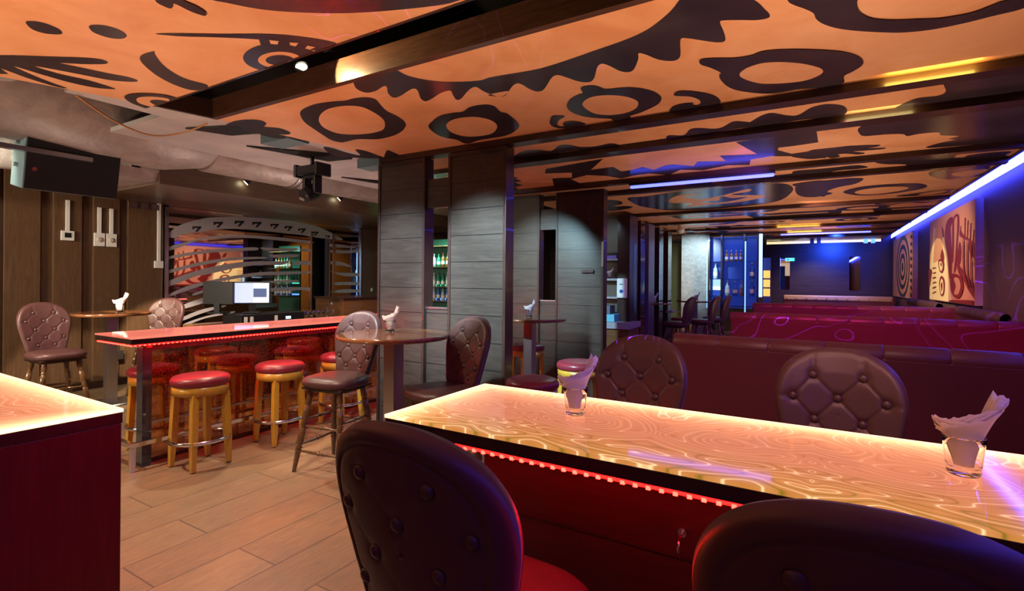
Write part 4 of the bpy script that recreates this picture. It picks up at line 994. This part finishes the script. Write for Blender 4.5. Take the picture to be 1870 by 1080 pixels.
# ------------------------------------------------------------------ service station right of second screen
Q = 1.18
def qz(z): return 1.55 + (z - 1.55) * Q
stn = empty('service_station', (-2.9 * Q, 7.6 * Q, 0), 'service station with shelves and grey worktop right of the second screen', 'service station')
MB().box(-.60, .62 * Q, -.55, .05, 0, qz(.86)).build('cabinet', back_wood, stn, .004)
MB().box(-.62, .64 * Q, -.60, .07, qz(.86), qz(.95)).build('worktop', counter_grey, stn, .004)
MB().box(-.12, .52 * Q, .26, .30, 0, 2.74).build('back_panel', mat('matt_panel', (.10, .085, .07), .4), stn)
for z in (1.28, 1.56, 1.87): MB().box(-.12, .34 * Q, -.06, .255, qz(z), qz(z) + .04).build('shelf_board', counter_grey, stn, .003)
MB().box(.34 * Q, .53 * Q, -.19, .255, qz(.951), 2.74).build('side_post', frame_wood, stn, .003)
light('station_lamp', 'SPOT', (-3.3, 8.1, 2.7), 22, (.6, .85, 1), (-3.4, 9.2, 1.9), .04, None, 80, .8)
def boxy(name, x0, x1, y0, y1, z0, z1, m_, label, cat): return simple(name, MB().box(x0, x1, y0, y1, z0, z1), m_, label, cat, bevel=.006)
def qbox(name, x0, x1, y0, y1, z0, z1, *a): return boxy(name, x0 * Q, x1 * Q, y0 * Q, y1 * Q, qz(z0), qz(z1), *a)
qbox('cash_drawer', -2.86, -2.52, 7.2, 7.5, .951, 1.06, teal_box, 'teal lit metal box on the grey worktop', 'box')
qbox('receipt_printer', -2.83, -2.60, 7.24, 7.46, 1.061, 1.19, grey_box, 'grey receipt printer standing on the teal box', 'printer')
qbox('folder_stack', -3.0, -2.62, 7.57, 7.8, 1.906, 1.95, mat('purple_folder', (.2, .12, .5), .4), 'purple folders lying on the top shelf of the service station', 'folders')
qbox('black_case', -2.95, -2.62, 7.59, 7.8, 1.951, 2.0, black, 'black case lying on the purple folders', 'case')
t = empty('soap_dispenser', (-2.47 * Q, 7.43 * Q, qz(1.30)), 'white wall dispenser with blue drop window on the station post', 'dispenser')
MB().box(-.088, .088, -.08, 0, 0, .35).build('housing', white, t, .02)
MB().lathe((0, -.0805, .12), (0, -.084, .12), [(0, .033), (1, .033)], 16).build('drop_window', mat('blue_window', (.03, .10, .35), .2), t)
MB().box(-.035, .035, -.083, -.0805, .235, .25).build('slot', grey_box, t)
k = 0
for (ya, yb, mm, L) in ((8.35, 8.6, frame_wood, 'first'), (8.85, 9.1, frame_wood, 'second'), (9.35, 9.75, panel_side, 'pale third'), (10.1, 10.4, frame_wood, 'fourth'), (10.8, 11.1, frame_wood, 'fifth')):
    simple('partition_post', MB().box(-3.20, (-2.62 if k else -2.60) * 1.11, ya * 1.11, yb * 1.11, 0, 2.745), mat('glossy_post_%d' % k, (.05, .02, .02), .12, coat=.6) if mm is frame_wood else mat('pale_post', (.13, .10, .17), .3), '%s glossy full-height post in the row leading back from the service station' % L, 'post', 'row of glossy posts', .003); k += 1
struct(bx('trim_%d' % ti, wall_wood, -3.36, -3.21, 9.3, 12.3, 0, 2.79)); ti += 1
boxy('side_shelf', -2.905, -2.76, 11.8, 12.2, .84, .89, counter_grey, 'small grey shelf on the rearmost post', 'shelf')

# ------------------------------------------------------------------ far end
struct(bx('wall_olive', olive, -4.6, -3.0, 15.9, 16.0, 0, 2.79))
t = empty('grey_plank_panel', (-2.62, 13.62, 0), 'tall grey plank panel lit white at the far left of the bottle rack', 'partition screen')
MB().box(-.34, .33, 0, .1, 0, 2.785).build('plank_panel', wood('weathered_grey', (.17, .16, .15), (.34, .33, .31), .38, (2, 5, 3)), t)
rk = empty('bottle_rack', (-1.72, 13.55, 0), 'tall dark bottle rack glowing blue at the far end', 'rack')
for x in (-.56, -.26, .26, .56): MB().box(x - .02, x + .02, 0, .3, 0, 2.745).build('upright', frame_wood, rk)
for z in (.95, 1.2, 1.62, 2.05, 2.66): MB().box(-.54, .54, 0, .3, z, z + .015).build('shelf_board', shelf_glass if z > 1.1 else frame_wood, rk)
MB().box(-.54, .54, .30, .32, .9, 2.7).build('back_panel', mat('blue_backboard', (.02, .05, .25), .3, emit=(.02, .06, .5), es=.35), rk)
MB().box(-.6, -.585, -.02, .0, .9, 2.6).build('light_strip', blue_glow, rk)
MB().box(.27, .30, -.02, .0, .5, 2.55).build('light_strip', blue_glow, rk)
MB().box(.585, .66, -.03, .0, 1.2, 2.72).build('light_strip', mat('white_blue_strip', (.4, .5, .9), .3, emit=(.25, .4, 1), es=2.4), rk)
MB().box(-.50, -.30, .27, .29, 1.35, 1.62).build('light_panel', ice_glow, rk)
for i in range(4): bottle(-1.88 + i * .11, 13.68, 2.067, .26, bm_brown, white, '%s small dark bottle from the left on the top shelf of the blue rack' % ORD[i], 'dark bottles on the top shelf of the rack', 1.0)
for x, z, h, mm, L in ((-2.14, 1.637, .38, bm_clear, 'tall clear bottle in the left bay of the blue rack'), (-1.86, 1.215, .36, bm_clear, 'clear bottle at the left of the middle bay of the rack'), (-1.68, 1.215, .34, bm_blue, 'blue bottle in the centre of the rack'), (-1.53, 1.215, .36, bm_clear, 'clear bottle at the right of the middle bay of the rack'), (-1.3, 1.637, .38, bm_blue, 'large blue bottle in the upper right bay of the rack'), (-1.3, 1.215, .38, bm_blue, 'large blue bottle in the lower right bay of the rack')):
    bottle(x, 13.7, z, h, mm, white, L, None, 1.5)
ab = empty('amber_light_box_shelf', (-1.0, 13.7, 1.2), 'narrow shelf of amber lit boxes right of the bottle rack', 'light box')
for z in (.02, .24, .46): MB().box(-.05, .09, 0, .1, z, z + .18).build('lit_cell', amber_glow, ab)
MB().box(-.06, .1, .1, .12, -1.2, .95).build('back_panel', mat('blue_lacquer', (.03, .08, .4), .3), ab)
light('rack_lamp', 'AREA', (-1.7, 13.3, 2.7), 10, (.2, .35, 1), (-1.7, 13.7, 1.0), 1.0, .2)
# far wall
b = MB(); b.box(-1.25, 1.6, FY - .012, FY - .002, 2.72, 2.79)
simple('clerestory_window', b, window_glow, 'strip of yellowish daylight under the far ceiling edge', 'window')
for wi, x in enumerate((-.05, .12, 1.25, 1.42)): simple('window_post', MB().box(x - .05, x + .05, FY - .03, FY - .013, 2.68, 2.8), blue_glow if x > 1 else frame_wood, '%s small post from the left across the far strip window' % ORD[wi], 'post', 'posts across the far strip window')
light('far_blue', 'SPOT', (.5, 15.0, 2.70), 520, (.02, .08, 1), (.45, FY, 1.9), .05, None, 75, .9)
for (x, m2, L) in ((-.75, 'a', 'dark narrow mirror below the green exit sign on the far wall'), (1.0, 'b', 'narrow lit mirror at the right of the far wall')):
    t = empty('slot_mirror', (x, FY, 1.35), L, 'mirror')
    MB().box(-.13, .13, -.02, 0, 0, .95).build('mirror_pane', mirror, t)
t = empty('exit_sign', (-.62, FY - .03, 2.2), 'small green lit exit sign on the far wall', 'sign')
MB().box(-.12, .12, -.03, 0, 0, .09).build('sign_face', exit_green, t)
MB().box(-.07, -.03, -.033, -.031, .02, .07).build('running_figure', white, t)
t = empty('security_camera', (-2.55, 11.6, 2.62), 'small white dome camera hanging under the ceiling at the posts', 'camera')
MB().lathe((0, 0, 0), (0, 0, .17), [(0, .02), (.15, .07), (.4, .09), (.6, .09), (.75, .05), (1, .05)], 20).build('dome', white, t)
t = empty('blue_tube_light', (-1.15, 6.07, 2.735), 'long blue fluorescent tube under the ceiling beam', 'tube light')
MB().box(-.79, .79, -.03, .03, -.02, .01).build('fitting', black, t)
MB().lathe((-.78, 0, -.035), (.78, 0, -.035), [(0, .014), (.01, .02), (.99, .02), (1, .014)], 14).build('tube', blue_tube, t)
t = empty('blue_tube_light', (.2, 13.95, 2.735), 'distant blue tube light under a far ceiling beam', 'tube light')
MB().lathe((-.9, 0, -.02), (.9, 0, -.02), [(0, .014), (.01, .018), (.99, .018), (1, .014)], 10).build('tube', blue_tube, t)

# ------------------------------------------------------------------ booths
def booth(x0, x1, y, label, z=1.19, tuft=False):
    t = empty('booth_bench', ((x0 + x1) / 2, y, 0), label, 'booth'); cx = (x0 + x1) / 2; W = x1 - x0
    MB().box(-W / 2, W / 2, 0, .14, .1, z - .07).build('back_panel', leather_red, t, .012)
    # roll of the top edge with stitched seams
    n_ = max(2, int(round(W / .31))); b = MB(); prof = []
    for i in range(n_):
        for f, r in ((0, .063), (.012, .069), (.04, .071), (.96, .071), (.988, .069)): prof.append(((i + f) / n_, r))
    prof.append((1, .052)); prof = [(0, .02)] + prof + [(1, .02)]
    b.lathe((-W / 2 - .01, .07, z - .07), (W / 2, .07, z - .07), prof, 20); b.build('top_roll', leather_red, t)
    MB().box(-W / 2, W / 2, .14, .62, .12, .46).build('seat', leather_red, t, .03)
    MB().box(-W / 2 + .02, W / 2 - .02, .02, .58, 0, .1).build('plinth', frame_wood, t)
    return t
booth(-.83, 1.84, 3.60, 'nearest burgundy leather booth back with rolled top behind the glowing table')
booth(-.86, 1.84, 6.62, 'second burgundy leather booth back, washed violet')
booth(-.92, 1.84, 9.9, 'third burgundy booth back farther along the right wall')
light('far_bench_fill', 'SPOT', (0, 15.7, 2.7), 160, (1, .8, .6), (0, 16.6, 1.2), .05, None, 90, .7)  # added fill so the pale top of the farthest booth shows
t = booth(-.75, 1.84, 16.6, 'farthest booth at the end wall with a pale buttoned top edge')
b = MB()
for i in range(11): b.lathe((-1.2 + .24 * i, -.04, 1.12), (-1.2 + .24 * i, -.055, 1.12), [(0, .02), (1, .012)], 10)
b.build('button_row', leather_cream, t)
MB().box(-1.29, 1.25, -.03, .10, 1.06, 1.2).build('pale_band', leather_cream, t, .03)
def wall_bench(y0, y1, label):
    t = empty('wall_bench', (1.75, (y0 + y1) / 2, 0), label, 'bench'); L = y1 - y0; n_ = int(L / .13)
    for i in range(n_):
        pass
    b = MB(); vs = []; fs = []; N = n_ * 6; M = 12
    for i in range(N + 1):
        yy = -L / 2 + L * i / N; s_ = .8 + .2 * abs(math.sin(math.pi * i / 6))
        for k in range(M):
            a = 2 * math.pi * k / M; vs.append((.06 * s_ * math.cos(a), yy, 1.17 + .08 * s_ * math.sin(a)))
    for i in range(N):
        for k in range(M): k2 = (k + 1) % M; fs.append((i * M + k, i * M + k2, (i + 1) * M + k2, (i + 1) * M + k))
    b.add(vs, fs, 0, True); b.build('fluted_roll', leather, t)
    MB().box(-.04, .08, -L / 2, L / 2, .1, 1.13).build('back_panel', leather, t)
    MB().box(-.5, -.04, -L / 2, L / 2, .1, .46).build('seat', leather_red, t, .02)
    MB().box(-.46, .08, -L / 2 + .02, L / 2 - .02, 0, .1).build('plinth', frame_wood, t)
wall_bench(7.3, 9.3, 'fluted leather wall bench top showing at the right border behind the second booth')
wall_bench(10.6, 13.6, 'fluted leather wall bench under the tall painting')

# ------------------------------------------------------------------ paintings on the right wall
def zp(p, X): return [onx(1640 + x / 4.152, 340 + y / 4.152, X) for x, y in p]
def painting(y0, y1, z0, z1, arts, base, label):
    t = empty('wall_painting', (RX, (y0 + y1) / 2, z0), label, 'painting'); cy = (y0 + y1) / 2
    MB().box(-.08, 0, y0 - cy, y1 - cy, 0, z1 - z0).build('canvas', panel_side, t)
    b = MB(); b.box(-.083, -.0805, y0 - cy, y1 - cy, 0, z1 - z0, 0)
    for lay, (mi, pts) in enumerate(arts):
        q = clip(clip(clip(clip(pts, 0, y0 + .01, False), 0, y1 - .01, True), 1, z0 + .01, False), 1, z1 - .01, True)
        if len(q) > 2: paint(b, [(a - cy, z - z0) for a, z in q], -.0840 - .0005 * lay, mi, 'x')
    b.build('painted_face', base, t); return t
PX = RX - .085
P1 = [(1, [(240, 870), (245, 620), (262, 420), (270, 320), (285, 320), (272, 500), (268, 585), (300, 570), (345, 550), (335, 390), (345, 385), (375, 540), (385, 700), (410, 890)], 0),
      (2, [(330, 300), (345, 330), (350, 390), (338, 390)], 0),
      (2, [(355, 400), (365, 290), (390, 245), (415, 235), (412, 280), (400, 330), (410, 520), (405, 700), (390, 690), (375, 530)], 1),
      (2, [(425, 235), (445, 212), (462, 225), (465, 300), (455, 420), (450, 560), (440, 640), (425, 650), (437, 500), (448, 330), (450, 240), (438, 235), (425, 270), (425, 400), (420, 560), (412, 560), (412, 300)], 1),
      (2, [(335, 480), (345, 500), (352, 540), (345, 580), (330, 570), (322, 530)], 1),
      (2, [(450, 590), (480, 620), (520, 680), (560, 740), (590, 780), (590, 860), (540, 800), (500, 720), (460, 660)], 1),
      (2, [(465, 430), (480, 460), (478, 560), (465, 600), (450, 560)], 1),
      (2, [(540, 420), (590, 480), (590, 640), (565, 560), (545, 500)], 1),
      (0, [(560, 520), (580, 560), (588, 620), (575, 590), (563, 550)], 1),
      (2, [(470, 375), (500, 400), (560, 430), (590, 470), (590, 440), (540, 400), (500, 370), (480, 340), (480, 300), (472, 330)], 1),
      (2, [(508, 240), (514, 240), (512, 380), (506, 380)], 0), (2, [(530, 260), (536, 260), (530, 400), (524, 400)], 0), (2, [(553, 280), (559, 280), (552, 410), (546, 410)], 0), (2, [(576, 330), (582, 330), (575, 430), (569, 430)], 0),
      (2, [(315, 740), (325, 690), (340, 685), (355, 720), (355, 800), (340, 835), (325, 820)], 1), (1, [(322, 745), (332, 705), (345, 720), (348, 790), (336, 822), (326, 800)], 1), (2, [(328, 750), (336, 728), (342, 750), (340, 790), (333, 795)], 1),
      (2, [(310, 570), (325, 555), (350, 575), (350, 630), (335, 660), (318, 640)], 1), (1, [(318, 580), (330, 570), (342, 590), (342, 620), (333, 645), (322, 630)], 1), (2, [(326, 590), (334, 582), (338, 600), (333, 612)], 1),
      (2, [(405, 680), (440, 665), (490, 700), (500, 780), (470, 850), (430, 840), (405, 780)], 1), (0, [(430, 700), (465, 700), (480, 760), (460, 820), (430, 815), (445, 760)], 1),
      (2, [(240, 640), (258, 640), (250, 720), (240, 760)], 1), (2, [(410, 865), (590, 870), (590, 905), (420, 890)], 1)]
for k in range(6): P1.append((2, [(268, 620 + k * 38), (292, 615 + k * 36), (292, 622 + k * 36), (268, 628 + k * 38)], 0))
for s in (0, 1, 2): P1.append((2, [(500 + 30 * s, 420 + 20 * s), (508 + 30 * s, 420 + 20 * s), (512 + 28 * s, 640 + 20 * s), (545 + 18 * s, 760), (538 + 18 * s, 768), (503 + 28 * s, 645 + 20 * s)], 1))
arts = [(mi, zp(spline(p, 5) if sm else p, PX)) for mi, p, sm in P1]
painting(8.93, 12.0, 1.265, 2.69, arts, [panel_rose, panel_cream, panel_red], 'large rust and cream patterned painting on the right wall, nearer of the two')
arts = []
cy_, cz_ = 15.3, 1.95
for i in range(7):
    r = 1.05 - i * .15; arts.append((1 if i % 2 == 0 else 0, [(cy_ + r * math.cos(a), cz_ + r * .72 * math.sin(a)) for a in [2 * math.pi * k / 40 for k in range(40)]]))
for k in range(9): arts.append((1, [(13.95, 1.25 + k * .16), (14.15, 1.27 + k * .16), (14.15, 1.35 + k * .16), (13.95, 1.33 + k * .16)]))
painting(13.85, 17.0, 1.22, 2.70, arts, [panel_rose, panel_dark], 'dark round-patterned painting on the right wall, farther of the two')

# ------------------------------------------------------------------ napkin tumblers
def tumbler(x, y, z, label, nap_label, rz=0, facets=True, s=1.0):
    t = empty('tumbler', (x, y, z), label, 'glass')
    H_ = .094 * s; R0 = .033 * s; R1 = .043 * s; th_ = .0025; seg = 40
    vs = []; fs = []; prof = []
    for zz in (0, .004, .012, .03, .05, .06, .075, H_): prof.append((R0 + (R1 - R0) * zz / H_ if zz > 0 else R0 - .002, zz, True))
    prof.append((R1 - th_ * .5, H_ + .001, False))
    for zz in (H_ - .002, .075, .05, .03, .012): prof.append((R0 + (R1 - R0) * zz / H_ - th_, zz, False))
    for (r, zz, outer) in prof:
        for k_ in range(seg):
            a = 2 * math.pi * k_ / seg
            q = r * (1 - (.035 * (.5 + .5 * math.cos(a * 10)) if facets and outer and .004 < zz < .058 else 0)); vs.append((q * math.cos(a), q * math.sin(a), zz))
    M = len(prof)
    for i in range(M - 1):
        for k_ in range(seg): k2 = (k_ + 1) % seg; fs.append((i * seg + k_, i * seg + k2, (i + 1) * seg + k2, (i + 1) * seg + k_))
    fs.append(tuple(reversed(range(seg)))); fs.append(tuple((M - 1) * seg + k_ for k_ in range(seg)))
    b = MB(); b.add(vs, fs, 0, True); b.build('glass_wall', glass, t)
    # napkins: nested sheets, folded into a slanting fan
    b = MB()
    for L in range(7):
        N = 26; rows = 12; vs = []; fs = []
        for j in range(rows + 1):
            q = j / rows
            for i in range(N + 1):
                p = i / N; a = math.pi * (1.12 - 1.35 * p) ; top = (.118 + .085 * p ** 1.7 + .012 * math.sin(p * 9 + L)) * s - L * .0035 * (1 - p) * s
                zz = .016 * s + (top - .016 * s) * q + (.003 * math.sin(i * 2.3 + L) if q in (0, 1) else 0)
                rad = (.019 + .030 * q ** 1.2 + .018 * p * q ** 2 - L * .0022) * s
                x_ = rad * math.cos(a) * (1 + .25 * q); y_ = -rad * .62 * abs(math.sin(a)) - .003 * L + .012 * s
                lim = (R0 + (R1 - R0) * min(1, zz / H_)) - .006
                rr_ = math.hypot(x_, y_)
                if zz < H_ * 1.03 and rr_ > lim: x_ *= lim / rr_; y_ *= lim / rr_
                vs.append((x_, y_ + L * .0028, zz))
        W_ = N + 1
        for j in range(rows):
            for i in range(N): fs.append((j * W_ + i, j * W_ + i + 1, (j + 1) * W_ + i + 1, (j + 1) * W_ + i))
        b.add(vs, fs, 0, True)
    o = b.build('paper_napkins', paper); o.location = (x, y, z); o.rotation_euler = (0, 0, rz)
    sd = o.modifiers.new('thick', 'SOLIDIFY'); sd.thickness = .0008
    tag(o, nap_label, 'napkins')
tumbler(-.722, 1.663, 1.08, 'faceted drinking glass on the glowing table, left one', 'folded napkins standing in the left glass on the glowing table', R(30))
tumbler(.322, 1.655, 1.08, 'straight drinking glass on the glowing table, right one', 'fanned folded napkins in the right glass on the glowing table', R(-15), facets=False)
tumbler(-2.93, 3.02, 1.125, 'drinking glass on the middle round table', 'white napkins standing in the glass on the middle round table', R(40))
tumbler(-7.30, 2.90, 1.12, 'drinking glass on the round table at the left wall', 'white napkins in the glass on the round table at the left wall', R(60), s=1.15)
tumbler(-2.86, 5.22, 1.12, 'drinking glass on the round table between the screens', 'violet lit napkins in the glass on the table between the screens', R(30))
tumbler(-2.95, 11.0, 1.10, 'drinking glass on the far high table by the posts', 'slanted napkins in the glass on the far high table by the posts', R(30))
tumbler(-2.40, 12.70, 1.10, 'drinking glass on the farthest high table', 'slanted napkins in the glass on the farthest high table', R(30))
tumbler(-2.76 * Q, 7.66 * Q, qz(1.56) + .04, 'drinking glass on the middle shelf of the service station', 'violet lit napkins on the shelf of the service station', R(30))
